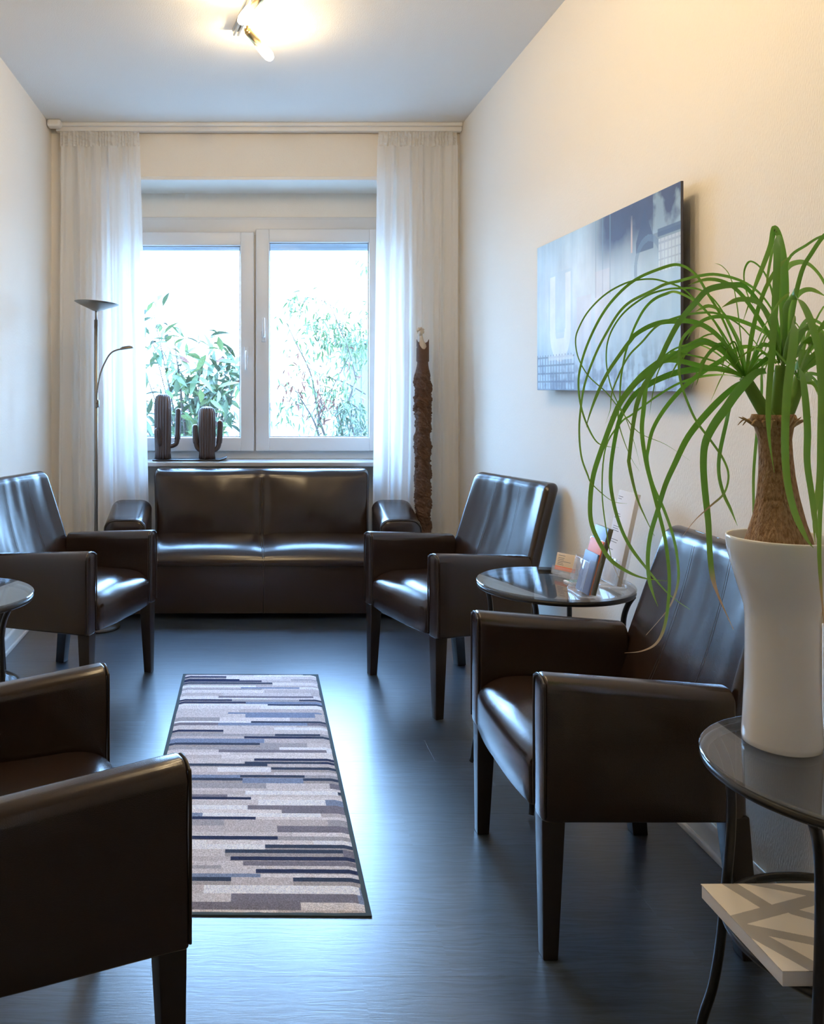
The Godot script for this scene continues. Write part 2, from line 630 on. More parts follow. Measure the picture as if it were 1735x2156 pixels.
func garden() -> void:
	var st := begin()
	flat_box(st, Vector3(-40, -0.5, -70), Vector3(40, 0.0, WB - 0.62))
	struct("ground", st, M.ground, "pale garden ground outside the window", "ground")
	var big := leaf_mesh(0.17, 0.05)
	var small := leaf_mesh(0.09, 0.022)
	# broad-leaved shrub behind the left sash
	var b := thing("leafy_shrub", "broad leaved green shrub outside the left window sash behind the cacti", "shrub", Vector3(-0.4, 0, -7.4))
	st = begin()
	var spots := []
	for k in 24:
		var top := Vector3(rng.randf_range(-0.75, 0.42), rng.randf_range(1.15, 1.75), rng.randf_range(-0.4, 0.35))
		if k == 0:
			top = Vector3(-0.35, 1.95, 0.1)
		var path := smooth_path([Vector3(top.x * 0.15, 0.0, top.z * 0.2), Vector3(top.x * 0.45, top.y * 0.5, top.z * 0.5), top], 8)
		tube(st, path, 0.011, 0.003, 6)
		for i in range(6, path.size()):
			for j in 4:
				spots.append([path[i] + rand_dir(0) * 0.03, rand_dir(0.1)])
	obj("stem", st, M.twig, b)
	var far := [[], [], []]
	for i in spots.size():
		if i % 6 == 0:
			var lf := obj("leaf", big, M["garden_leaf_%d" % rng.randi_range(0, 2)] if rng.randf() > 0.05 else M.dead_leaf, b)
			lf.transform = leaf_at(spots[i][0], spots[i][1], rng.randf_range(0.8, 1.3))
		else:
			far[i % 2].append(leaf_at(spots[i][0] + rand_dir(0) * 0.1, spots[i][1], rng.randf_range(0.6, 1.1)))
	scatter(b, "foliage", big, M.garden_leaf_1, far[0])
	scatter(b, "foliage_001", big, M.garden_leaf_2, far[1])
	# thin branching tree behind the right sash
	var t := thing("bare_branched_tree", "thin branched garden tree with sparse pale leaves outside the right sash", "tree", Vector3(0.95, 0, -9.0))
	st = begin()
	var tw := []
	var lines := [[[690, 1010], [668, 905], [640, 850], [608, 800]], [[700, 960], [672, 880], [655, 790], [622, 720], [596, 665]], [[770, 830], [725, 805], [690, 795], [640, 770], [600, 745]], [[775, 880], [740, 850], [700, 835], [665, 800]],
		[[750, 800], [735, 740], [715, 690], [690, 640], [640, 625]], [[668, 905], [690, 840], [730, 760], [770, 700]], [[640, 850], [615, 840], [590, 800]], [[735, 740], [760, 690], [775, 650]], [[660, 930], [675, 860], [672, 780]]]
	var li := 0
	for L in lines:
		var pp := []
		var d := 8.9 + 0.15 * (li % 4)
		for p in L:
			pp.append(wp(p[0], p[1], d) - t.position)
		var path := smooth_path(pp, 5)
		tube(st, path, 0.016 if li < 2 else 0.008, 0.003, 6)
		for i in path.size():
			tw.append(path[i])
		li += 1
	tube(st, smooth_path([Vector3(0.0, 0, 0), wp(700, 960, 9) - t.position, wp(750, 800, 9.05) - t.position], 6), 0.022, 0.01, 6)
	obj("branch", st, M.twig, t)
	var sets := [[], [], [], []]
	for p in tw:
		for j in 4:
			sets[rng.randi_range(0, 1)].append(leaf_at(p + rand_dir(0) * rng.randf() * 0.22, rand_dir(-0.3), rng.randf_range(0.6, 1.2)))
		if rng.randf() < 0.25:
			sets[3].append(leaf_at(p + rand_dir(0) * 0.05, rand_dir(-0.3), rng.randf_range(0.7, 1.3)))
	for c in [[660, 690, 0.25, 150], [730, 700, 0.3, 220], [745, 740, 0.25, 180], [690, 715, 0.25, 150], [620, 640, 0.15, 80], [600, 870, 0.2, 60], [700, 830, 0.25, 120], [770, 560, 0.15, 40]]:
		for j in c[3]:
			sets[rng.randi_range(0, 1)].append(leaf_at(wp(c[0], c[1], 9.1) - t.position + rand_dir(0) * c[2] * sqrt(rng.randf()), rand_dir(-0.5), rng.randf_range(0.6, 1.2)))
	for c in [[655, 845, 0.16, 60], [690, 860, 0.12, 50], [620, 800, 0.15, 40]]:
		for j in c[3]:
			sets[3].append(leaf_at(wp(c[0], c[1], 9.1) - t.position + rand_dir(0) * c[2], rand_dir(-0.5), rng.randf_range(0.6, 1.2)))
	scatter(t, "foliage", small, M.garden_leaf_1, sets[0])
	scatter(t, "foliage_001", small, M.garden_leaf_0, sets[1])
	scatter(t, "withered_foliage", small, M.dead_leaf, sets[3])
	# dense low bush at the right
	var e := thing("dense_bush", "small dense dark green bush low outside the right window sash", "shrub", Vector3(1.0, 0, -8.2))
	st = begin()
	for k in 5:
		tube(st, smooth_path([Vector3(0, 0, 0), Vector3(rng.randf_range(-0.1, 0.1), 0.6, rng.randf_range(-0.1, 0.1)), Vector3(rng.randf_range(-0.18, 0.18), 1.1, rng.randf_range(-0.1, 0.1))], 4), 0.01, 0.004, 6)
	obj("stem", st, M.twig, e)
	var w2 := []
	for k in 420:
		var q := rand_dir(0) * pow(rng.randf(), 0.4)
		w2.append(leaf_at(Vector3(q.x * 0.19, 0.93 + q.y * 0.27, q.z * 0.2), rand_dir(-0.6), rng.randf_range(0.6, 1.0)))
	scatter(e, "foliage", small, M.garden_leaf_2, w2)
	# garden shed at the far right
	var h := thing("garden_shed", "grey garden shed behind the bushes at the right window edge", "shed", Vector3(2.15, 0, -13.2))
	st = begin()
	bx(st, Vector3(-0.55, 0, -1.4), Vector3(1.5, 1.9, 0.0), 0.01)
	for k in 12:
		bx(st, Vector3(-0.56 + k * 0.17, 0.02, -0.02), Vector3(-0.56 + k * 0.17 + 0.155, 1.88, 0.014), 0.004)
	obj("wall_boarding", st, M.shed_wood, h)
	st = begin()
	rbox(st, Vector3(0.45, 1.96, -0.65), Vector3(2.3, 0.08, 1.7), Vector3.ONE * 0.02)
	obj("roof", st, M.shutter, h)

# ---------------------------------------------------------------- curtains
func curtain_panel(xt0: float, xt1: float, xb0: float, xb1: float, y0: float, y1: float, folds: float, amp: float, ph: float, zc: float) -> SurfaceTool:
	var st := begin()
	var nu := 150
	var nv := 40
	var P := []
	for i in nv + 1:
		var v := float(i) / nv
		var row := []
		for j in nu + 1:
			var u := float(j) / nu
			var uu := u + 0.02 * sin(u * 21.0 + ph)
			var x := lerpf(lerpf(xt0, xb0, v), lerpf(xt1, xb1, v), u)
			var a := amp * (0.55 + 0.45 * v)
			var w := sin(uu * TAU * folds + ph) * a + sin(uu * TAU * folds * 2.3 + ph * 2.0 + v * 0.8) * a * 0.35 + noise.get_noise_2d(u * 5.0 + ph * 9.0, v * 1.2) * 0.02
			row.append(Vector3(x + cos(uu * TAU * folds + ph) * a * 0.35, lerpf(y1, y0, v), zc + w))
		P.append(row)
	var t := PackedVector3Array()
	for i in nv:
		for j in nu:
			t.append_array(PackedVector3Array([P[i][j], P[i][j + 1], P[i + 1][j + 1], P[i][j], P[i + 1][j + 1], P[i + 1][j]]))
	emit(st, t, false)
	return st

func curtains() -> void:
	var zc := WB + 0.055
	var top := CEIL - 0.045
	var a := thing("curtain", "sheer white curtain panel hanging behind the floor lamp", "curtain", Vector3.ZERO, 0.0, "sheer white window curtains")
	obj("curtain_panel", curtain_panel(-1.085, -0.615, -1.10, -0.55, 0.02, top - 0.085, 5.0, 0.021, 0.4, zc), M.sheer, a)
	obj("gathered_header", curtain_panel(-1.085, -0.618, -1.085, -0.615, top - 0.09, top, 21.0, 0.007, 1.1, zc), M.sheer, a)
	var b := thing("curtain", "sheer white curtain panel hanging behind the brown stele figure", "curtain", Vector3.ZERO, 0.0, "sheer white window curtains")
	obj("curtain_panel", curtain_panel(0.80, 1.27, 0.768, 1.275, 0.02, top - 0.085, 5.0, 0.021, 2.3, zc), M.sheer, b)
	obj("gathered_header", curtain_panel(0.805, 1.27, 0.80, 1.27, top - 0.09, top, 20.0, 0.007, 2.0, zc), M.sheer, b)
	var r := thing("curtain_rail", "slim pale curtain rail along the ceiling above the window", "curtain rail")
	var st := begin()
	bx(st, Vector3(WL + 0.03, CEIL - 0.022, zc - 0.035), Vector3(WR - 0.003, CEIL, zc + 0.035), 0.004)
	bx(st, Vector3(WL + 0.04, CEIL - 0.046, zc - 0.028), Vector3(WR - 0.003, CEIL - 0.02, zc + 0.012), 0.003)
	obj("rail", st, M.white_paint, r)
	st = begin()
	rbox(st, Vector3(WL + 0.045, CEIL - 0.022, zc + 0.07), Vector3(0.08, 0.044, 0.07), Vector3.ONE * 0.015)
	obj("end_cap", st, M.white_paint, r)

# ---------------------------------------------------------------- sofa and chairs
func sofa() -> void:
	var s := thing("leather_sofa", "dark brown leather two seat sofa below the window", "sofa", Vector3(0.11, 0, -5.05))
	# local: x about the centre seam, z forward (room side); front of the base at z = 0.18
	var st := begin()
	rbox(st, Vector3(0, 0.17, -0.03), Vector3(1.29, 0.28, 0.41), Vector3(0.01, 0.01, 0.02), Vector3.ZERO, Vector3i(8, 2, 2), func(p: Vector3):
		return p + Vector3(0, 0, 0.006 * noise.get_noise_2d(p.x * 1.4, p.y * 3.0)))
	obj("base", st, M.leather, s)
	st = begin()
	rbox(st, Vector3(0, 0.35, -0.025), Vector3(1.288, 0.14, 0.43), Vector3(0.03, 0.105, 0.30), Vector3(0.03, 0.02, 0.03), Vector3i(28, 1, 12), func(p: Vector3):
		var q := p
		var k := clampf((p.y - 0.32) / 0.08, 0, 1)
		var half := absf(fmod(absf(p.x), 0.6441) / 0.322 - 1.0)
		q.y += k * (0.010 * (1.0 - half * half) - 0.002 + 0.004 * noise.get_noise_2d(p.x * 2.2, p.z * 3.0))
		q.y -= k * 0.006 * exp(-pow(p.x / 0.008, 2))
		return q)
	var cushion := obj("seat_cushion", st, M.leather, s)
	st = begin()
	for d in [-0.005, 0.005]:
		st = begin()
		tube(st, PackedVector3Array([Vector3(d, 0.417, -0.16), Vector3(d, 0.416, -0.08), Vector3(d, 0.408, 0.0), Vector3(d, 0.394, 0.08), Vector3(d, 0.372, 0.14), Vector3(d, 0.345, 0.176), Vector3(d, 0.315, 0.1905), Vector3(d, 0.285, 0.19)]), 0.002, 0.002, 6)
		obj("seam", st, M.piping, cushion)
	st = begin()
	tube(st, PackedVector3Array([Vector3(0, 0.31, 0.1765), Vector3(0, 0.035, 0.1765)]), 0.0025, 0.0025, 6)
	obj("seam", st, M.piping, s)
	st = begin()
	var lean := func(p: Vector3):
		var q := p
		q.z -= (p.y - 0.38) * 0.17
		var h := absf(p.x) / 0.315 - 1.0
		if p.z > -0.15:
			q.z += 0.022 * maxf(0.0, 1.0 - h * h) * sin(clampf((p.y - 0.38) / 0.41, 0, 1) * PI) + 0.006 * noise.get_noise_2d(p.x * 2.5, p.y * 2.0)
			q.z -= 0.008 * exp(-pow(p.x / 0.012, 2))
		q.x *= 1.0 - 0.02 * clampf((0.79 - p.y) / 0.3, 0, 1)
		return q
	rbox(st, Vector3(0, 0.575, -0.205), Vector3(1.285, 0.43, 0.15), Vector3(0.03, 0.05, 0.05), Vector3.ZERO, Vector3i(44, 12, 2), lean)
	var back := obj("backrest", st, M.leather, s)
	st = begin()
	for d in [-0.007, 0.007]:
		st = begin()
		var path := PackedVector3Array()
		for i in 12:
			path.append(lean.call(Vector3(d, lerpf(0.4, 0.745, i / 11.0), -0.1305)) + Vector3(0, 0, 0.006))
		tube(st, path, 0.0018, 0.0018, 6)
		obj("seam", st, M.piping, back)
	for sg in [-1.0, 1.0]:
		st = begin()
		var xc: float = -0.76 if sg < 0 else 0.757
		rbox(st, Vector3(xc, 0.285, 0.015), Vector3(0.235, 0.52, 0.33), Vector3(0.065, 0.055, 0.02), Vector3(0.065, 0.012, 0.02), Vector3i(3, 4, 6), func(p: Vector3):
			var k := clampf((p.y - 0.1) / 0.4, 0, 1)
			return p + Vector3(0, k * (0.18 - p.z) * 0.24, 0))
		var arm := obj("armrest", st, M.leather, s)
		st = begin()
		tube(st, smooth_path([Vector3(xc - 0.114, 0.06, 0.172), Vector3(xc - 0.114, 0.45, 0.172), Vector3(xc - 0.1, 0.52, 0.172), Vector3(xc - 0.055, 0.543, 0.172), Vector3(xc + 0.055, 0.543, 0.172), Vector3(xc + 0.1, 0.52, 0.172), Vector3(xc + 0.114, 0.45, 0.172), Vector3(xc + 0.114, 0.06, 0.172)], 4), 0.003, 0.003, 6)
		obj("piping", st, M.piping, arm)
	for c in [[-0.8, 0.12], [0.8, 0.12], [-0.8, -0.13], [0.8, -0.13]]:
		st = begin()
		lathe(st, [[0.0, 0.0], [0.022, 0.0], [0.025, 0.03], [0.0, 0.03]], Vector3(c[0], 0, c[1]), 16)
		obj("foot", st, M.black_metal, s)

func back_bend(p: Vector3) -> Vector3:
	var q := p
	var t := maxf(0.0, p.y - 0.47)
	q.z -= t * 0.30 + t * t * 0.08
	q.x *= lerpf(1.0, 0.905, clampf((p.y - 0.31) / 0.565, 0, 1))
	if p.z > -0.2:
		q.z += (0.0012 * noise.get_noise_2d(p.x * 10.0, p.y * 1.0 + p.x) + 0.0045 * noise.get_noise_2d(p.x * 4.0, p.y * 0.7 + 9.0) - 0.030 * pow(sin(clampf((p.y - 0.42) / 0.47, 0, 1) * PI), 0.7) * (1.0 - pow(absf(p.x) / 0.3, 2)))
	return q

func make_chair(label: String) -> Node3D:
	var c := thing("leather_armchair", label, "armchair", Vector3.ZERO, 0.0, "dark brown leather armchairs")
	var st := begin()
	rbox(st, Vector3(0, 0.385, 0.02), Vector3(0.485, 0.155, 0.43), Vector3(0.02, 0.06, 0.11), Vector3(0.02, 0.012, 0.03), Vector3i(14, 2, 12), func(p: Vector3):
		var q := p
		var e := 1.0 - pow(absf(p.x) / 0.243, 2.5)
		q.y += clampf((p.y - 0.36) / 0.09, 0, 1) * 0.02 * e * (1.0 - pow(absf(p.z - 0.02) / 0.24, 2.5)) + 0.003 * noise.get_noise_2d(p.x * 4.0, p.z * 4.0)
		q.z += clampf((p.z - 0.1) / 0.1, 0, 1) * 0.014 * e
		return q)
	obj("seat", st, M.leather, c)
	st = begin()
	rbox(st, Vector3(0, 0.598, -0.2), Vector3(0.60, 0.577, 0.068), Vector3(0.028, 0.033, 0.033), Vector3(0.028, 0.012, 0.033), Vector3i(40, 18, 1), back_bend)
	var back := obj("backrest", st, M.leather, c)
	st = begin()
	for x in [-0.105, -0.095, 0.095, 0.105]:
		st = begin()
		var path := PackedVector3Array()
		for i in 14:
			path.append(back_bend(Vector3(x, lerpf(0.45, 0.855, i / 13.0), -0.167)) + Vector3(0, 0, 0.0005))
		tube(st, path, 0.001, 0.001, 6)
		obj("seam", st, M.piping, back)
	for s in [-1.0, 1.0]:
		st = begin()
		rbox(st, Vector3(s * 0.277, 0.4735, 0.0175), Vector3(0.076, 0.327, 0.435), Vector3(0.03, 0.034, 0.014), Vector3(0.03, 0.012, 0.014), Vector3i(2, 6, 8), func(p: Vector3):
			var k := clampf((p.y - 0.31) / 0.3, 0, 1)
			return p + Vector3(0.003 * noise.get_noise_2d(p.y * 4.0, p.z * 4.0) * s, -k * (0.235 - p.z) * 0.075, 0))
		var arm := obj("armrest", st, M.leather, c)
		st = begin()
		var x: float = s * 0.277
		tube(st, smooth_path([Vector3(x - 0.036, 0.325, 0.231), Vector3(x - 0.036, 0.59, 0.231), Vector3(x - 0.028, 0.622, 0.231), Vector3(x, 0.633, 0.231), Vector3(x + 0.028, 0.622, 0.231), Vector3(x + 0.036, 0.59, 0.231), Vector3(x + 0.036, 0.325, 0.231)], 5), 0.0032, 0.0032, 6)
		obj("piping", st, M.piping, arm)
		for f in [0, 1]:
			st = begin()
			var zc: float = 0.205 if f == 0 else -0.205
			rbox(st, Vector3(s * 0.272, 0.16, zc), Vector3(0.052, 0.32, 0.052), Vector3.ONE * 0.003, Vector3.ZERO, Vector3i(1, 3, 1), func(p: Vector3):
				var k := clampf(p.y / 0.31, 0, 1)
				var sc := lerpf(0.64 if f == 0 else 0.8, 1.0, k)
				return Vector3(s * 0.272 + (p.x - s * 0.272) * sc + s * (1.0 - k) * 0.006, p.y, zc + (p.z - zc) * sc + (0.006 * (1.0 - k) if f == 0 else -0.032 * (1.0 - k))), 2)
			obj("leg", st, M.dark_wood, c)
	return c

func chairs() -> void:
	var c := make_chair("dark brown leather armchair behind the potted plant, facing left across the rug")
	c.position = Vector3(0.897, 0, -2.275)
	c.rotation.y = -PI / 2
	dup(c, Vector3(0.862, 0, -3.756), atan2(-0.948, 0.317), "dark brown leather armchair by the right wall, between sofa and leaflet table")
	dup(c, Vector3(-0.715, 0, -3.80), atan2(0.943, 0.334), "dark brown leather armchair at the left wall near the floor lamp")
	dup(c, Vector3(-0.426, 0, -1.72), atan2(0.92, -0.392), "nearest dark brown leather armchair, cropped at the lower left beside the rug")

# ---------------------------------------------------------------- tables
func make_table(label: String) -> Node3D:
	var t := thing("glass_side_table", label, "side table", Vector3.ZERO, 0.0, "round glass side tables")
	var st := begin()
	lathe(st, [[0.0, 0.642], [0.2, 0.642], [0.2405, 0.642], [0.2412, 0.642], [0.2445, 0.6445], [0.245, 0.646], [0.2445, 0.6475], [0.2412, 0.65], [0.2405, 0.65], [0.2, 0.65], [0.0, 0.65]], Vector3.ZERO, 96)
	obj("glass_top", st, M.smoked_glass, t)
	st = begin()
	var ring := func(r: float, y: float, th: float) -> PackedVector3Array:
		var p := PackedVector3Array()
		for i in 73:
			p.append(Vector3(cos(TAU * i / 72.0) * r, y, sin(TAU * i / 72.0) * r))
		return p
	tube(st, ring.call(0.236, 0.634, 0.0), 0.0075, 0.0075, 8)
	obj("rim_ring", st, M.black_metal, t)
	st = begin()
	tube(st, ring.call(0.203, 0.358, 0.0), 0.008, 0.008, 8)
	for k in 2:
		var a := PI / 4 + k * PI / 2
		tube(st, PackedVector3Array([Vector3(cos(a) * 0.2, 0.357, sin(a) * 0.2), Vector3(-cos(a) * 0.2, 0.357, -sin(a) * 0.2)]), 0.005, 0.005, 6)
	var shelf := obj("shelf_ring", st, M.black_metal, t)
	st = begin()
	lathe(st, [[0.0, 0.360], [0.197, 0.360], [0.1985, 0.360], [0.199, 0.3605], [0.199, 0.3645], [0.1985, 0.365], [0.197, 0.365], [0.0, 0.365]], Vector3.ZERO, 72)
	obj("shelf_glass", st, M.smoked_glass, shelf)
	for k in 4:
		st = begin()
		var a := PI / 4 + k * PI / 2
		var pp := []
		for q in [[0.634, 0.238], [0.60, 0.219], [0.55, 0.208], [0.46, 0.208], [0.36, 0.216], [0.25, 0.226], [0.165, 0.239], [0.105, 0.255], [0.055, 0.265], [0.022, 0.269], [0.0085, 0.274]]:
			pp.append(Vector3(cos(a) * q[1], q[0], sin(a) * q[1]))
		tube(st, smooth_path(pp, 5), 0.0085, 0.0085, 10)
		obj("leg", st, M.black_metal, t)
	return t

func tables() -> void:
	var t := make_table("round smoked glass side table in the right foreground, white pot on top")
	t.position = Vector3(1.028, 0, -1.47)
	t.rotation.y = deg_to_rad(-5.0)
	dup(t, Vector3(1.004, 0, -2.866), deg_to_rad(12.0), "round smoked glass side table with leaflets between the right armchairs")
	dup(t, Vector3(-0.886, 0, -2.70), deg_to_rad(15.0), "round smoked glass side table cropped at the left edge between armchairs")

# ---------------------------------------------------------------- rug
func rug() -> void:
	var W := 0.60
	var L := 1.80
	var iw := 288
	var ih := 864
	var im := Image.create(iw, ih, false, Image.FORMAT_RGB8)
	im.fill(lin(0.42, 0.38, 0.36))
	var tones := [lin(0.82, 0.76, 0.72), lin(0.7, 0.64, 0.61), lin(0.9, 0.89, 0.9), lin(0.6, 0.54, 0.52), lin(0.42, 0.40, 0.41), lin(0.23, 0.215, 0.25), lin(0.24, 0.3, 0.42), lin(0.035, 0.048, 0.1), lin(0.05, 0.07, 0.11)]
	var r := RandomNumberGenerator.new()
	r.seed = 8
	var y := 0
	while y < ih:
		var hgt: int = [8, 11, 13, 18][r.randi_range(0, 3)]
		var x := 0
		while x < iw:
			var w := r.randi_range(70, 210)
			var k := r.randf()
			var c: Color = tones[r.randi_range(0, 3)] if k < 0.55 else tones[r.randi_range(4, 6)] if k < 0.76 else tones[r.randi_range(7, 8)]
			var dark := c.get_luminance() < 0.35
			im.fill_rect(Rect2i(x, y, w, mini(hgt, 9) if dark else hgt), c)
			x += w
		y += hgt
	for py in ih:
		for px in iw:
			var c := im.get_pixel(px, py)
			var f := 1.0 + r.randf_range(-0.16, 0.16)
			im.set_pixel(px, py, Color(c.r * f * 0.97, c.g * f * 0.99, c.b * f * 1.04))
	var m := mat("rug_pile", Color.WHITE, 0.95, 0.15)
	m.albedo_texture = ImageTexture.create_from_image(im)
	m.heightmap_enabled = true
	m.heightmap_texture = ntex(0.25, 512, false, 1.0, FastNoiseLite.TYPE_SIMPLEX, 2)
	m.heightmap_scale = 0.15
	var g := thing("striped_rug", "long runner rug with grey, cream and navy broken stripes", "rug", Vector3(0.022, 0, -3.045), deg_to_rad(-0.7))
	var st := begin()
	rbox(st, Vector3(0, 0.002, 0), Vector3(W, 0.004, L), Vector3(0.002, 0.0015, 0.002), Vector3.ZERO, Vector3i(1, 1, 1), null, 2)
	obj("rubber_border", st, M.rug_edge, g)
	st = begin()
	var nx := 24
	var nz := 72
	var hw := W * 0.5 - 0.012
	var hl := L * 0.5 - 0.010
	var t := PackedVector3Array()
	var uv := PackedVector2Array()
	for i in nz:
		for j in nx:
			for k in [[0, 0], [0, 1], [1, 1], [0, 0], [1, 1], [1, 0]]:
				var u := float(j + k[1]) / nx
				var v := float(i + k[0]) / nz
				var edge: float = minf(minf(u, 1 - u) * W, minf(v, 1 - v) * L)
				t.append(Vector3(lerpf(-hw, hw, u), 0.0035 + 0.0055 * smoothstep(-0.001, 0.006, edge) + 0.0006 * noise.get_noise_2d(u * 40.0, v * 120.0), lerpf(-hl, hl, v)))
				uv.append(Vector2(u, v))
	emit(st, t, false, true, uv)
	obj("pile", st, m, g)

# ---------------------------------------------------------------- picture on the right wall
func art_image() -> ImageTexture:
	var w := 512
	var h := 256
	var im := Image.create(w, h, false, Image.FORMAT_RGB8)
	var n := FastNoiseLite.new()
	n.seed = 21
	n.frequency = 0.01
	n.fractal_octaves = 5
	var navy := Vector3(0.055, 0.07, 0.16)
	var pale := Vector3(0.80, 0.89, 0.96)
	var sky := Vector3(0.42, 0.60, 0.76)
	for y in h:
		for x in w:
			var u := float(x) / w
			var v := float(y) / h
			var nn := n.get_noise_2d(x, y)
			var streak := n.get_noise_2d(x * 3.0, y * 0.25 + 700.0)
			var glow := exp(-pow((u - 0.35) / 0.42, 2) - pow((v - 0.42) / 0.3, 2))
			var c := sky.lerp(pale, clampf(glow * 0.95 + streak * 0.22, 0, 0.85))
			var dark := smoothstep(0.40, 0.06, v) * smoothstep(0.40, 0.62, u) * (1.0 + nn * 0.45)
			if u > 0.86 and v < 0.2:
				dark *= 0.45 + 0.8 * clampf(0.5 + nn * 2.5, 0, 1)
			c = c.lerp(navy, clampf(dark, 0, 0.95))
			# spire
			var sw := 0.048 * clampf((v - 0.055) / 0.16, 0, 1)
			if absf(u - 0.815) < sw and v < 0.27:
				c = c.lerp(Vector3(0.07, 0.1, 0.2), 0.85)
			if u > 0.735 and u < 0.745 and v > 0.06 and v < 0.26:
				c = c.lerp(Vector3(0.75, 0.6, 0.58), 0.8 * smoothstep(0.02, 0.2, v))
			# arch
			var ar := Vector2((u - 0.835) * 2.05, v - 0.36).length()
			if v < 0.40 and ar > 0.13 and ar < 0.165:
				c = c.lerp(Vector3(0.18, 0.28, 0.45), 0.6)
			# dark band and rows of windows on the right
			if u > 0.885 and v > 0.185 and v < 0.225:
				c = c.lerp(Vector3(0.08, 0.13, 0.26), 0.8)
			if u > 0.89 and v > 0.235 and v < 0.4:
				c = c.lerp(pale, 0.5)
				if fmod(v, 0.042) < 0.01 or fmod(u, 0.018) < 0.004:
					c = c.lerp(Vector3(0.25, 0.35, 0.52), 0.5)
			# columns of a pale tower
			if u > 0.47 and u < 0.62 and v < 0.45 and fmod(u, 0.05) < 0.008:
				c = c.lerp(Vector3(0.22, 0.35, 0.5), 0.45)
			# ghostly letter U
			var bar := (u > 0.125 and u < 0.175 or u > 0.265 and u < 0.31) and v > 0.24 and v < 0.62
			var bowl := Vector2((u - 0.2175) * 2.05, (v - 0.6) * 0.9)
			if bar or (v >= 0.6 and bowl.length() < 0.19 and bowl.length() > 0.085 * (1.0 if v < 0.66 else 0.0)):
				c = c.lerp(Vector3(0.90, 0.94, 0.95), 0.62)
			elif v > 0.22 and v < 0.62 and u > 0.11 and u < 0.325:
				c = c.lerp(Vector3(0.55, 0.72, 0.84), 0.45)
			# pink pale letter behind
			if u > 0.5 and u < 0.6 and v > 0.3 and v < 0.72:
				c = c.lerp(Vector3(0.8, 0.72, 0.8), 0.3)
			if u > 0.36 and u < 0.47 and v > 0.42 and v < 0.8:
				c = c.lerp(Vector3(0.78, 0.74, 0.84), 0.35)
			# street front along the lower edge
			var low := smoothstep(0.68, 0.95, v)
			var block := n.get_noise_2d(x * 4.0, y * 1.2 + 90.0) + 0.6 * n.get_noise_2d(x * 1.5 + 300.0, y * 5.0)
			c = c.lerp(Vector3(0.2, 0.27, 0.42), low * clampf(0.3 + block * 1.6, 0, 0.85))
			if v > 0.76 and u < 0.34 and (fmod(v, 0.055) < 0.012 or fmod(u, 0.026) < 0.006):
				c = c.lerp(Vector3(0.12, 0.17, 0.3), 0.7)
			if v > 0.77 and v < 0.8 and u > 0.11 and u < 0.33:
				c = c.lerp(Vector3(0.7, 0.78, 0.84), 0.7)
			c *= 1.0 + nn * 0.16
			im.set_pixel(x, y, Color(clampf(c.x, 0, 1), clampf(c.y, 0, 1), clampf(c.z, 0, 1)).linear_to_srgb())
	return ImageTexture.create_from_image(im)

func picture() -> void:
	var p := thing("wall_picture", "wide blue city collage art panel on the right wall above the side table", "picture", Vector3(WR - 0.04, 1.567, -3.16))
	var st := begin()
	bx(st, Vector3(-0.008, -0.302, -0.62), Vector3(0.0, 0.302, 0.62), 0.002)
	obj("panel", st, M.blue_print.duplicate(), p).material_override = mat("panel_edge", lin(0.05, 0.055, 0.09), 0.4)
	st = begin()
	var q := [Vector3(-0.0085, 0.301, -0.619), Vector3(-0.0085, 0.301, 0.619), Vector3(-0.0085, -0.301, 0.619), Vector3(-0.0085, -0.301, -0.619)]
	var uv := [Vector2(0, 0), Vector2(1, 0), Vector2(1, 1), Vector2(0, 1)]
	st.set_smooth_group(-1)
	for k in [0, 1, 2, 0, 2, 3]:
		st.set_uv(uv[k])
		st.add_vertex(q[k])
	var m := mat("art_print", Color.WHITE, 0.6, 0.3)
	m.albedo_texture = art_image()
	obj("print", st, m, p)
	st = begin()
	for z in [-0.4, 0.4]:
		bx(st, Vector3(-0.001, -0.2, z - 0.02), Vector3(0.04, 0.2, z + 0.02), 0.002)
	obj("hanger", st, M.track_metal, p)

# ---------------------------------------------------------------- potted plant
func leaf_strip(pts: Array, wpx: float, dz: float, z0: float, brown := 0.0) -> SurfaceTool:
	# traced in the plane of the plant (crop of the photo, 3.2187 units per pixel), then bent towards or away from the viewer by dz
	var ctrl := []
	var n := pts.size()
	for i in n:
		var s := float(i) / (n - 1)
		var d := z0 + dz * sin(minf(s * 1.25, 1.0) * PI * 0.5)
		ctrl.append(wp(1200.0 + pts[i][0] / 3.2187, 470.0 + pts[i][1] / 3.2187, d))
	return strip(smooth_path(ctrl, 5), wpx * (0.9 if wpx < 9.5 else 1.12) * z0 / F, brown)

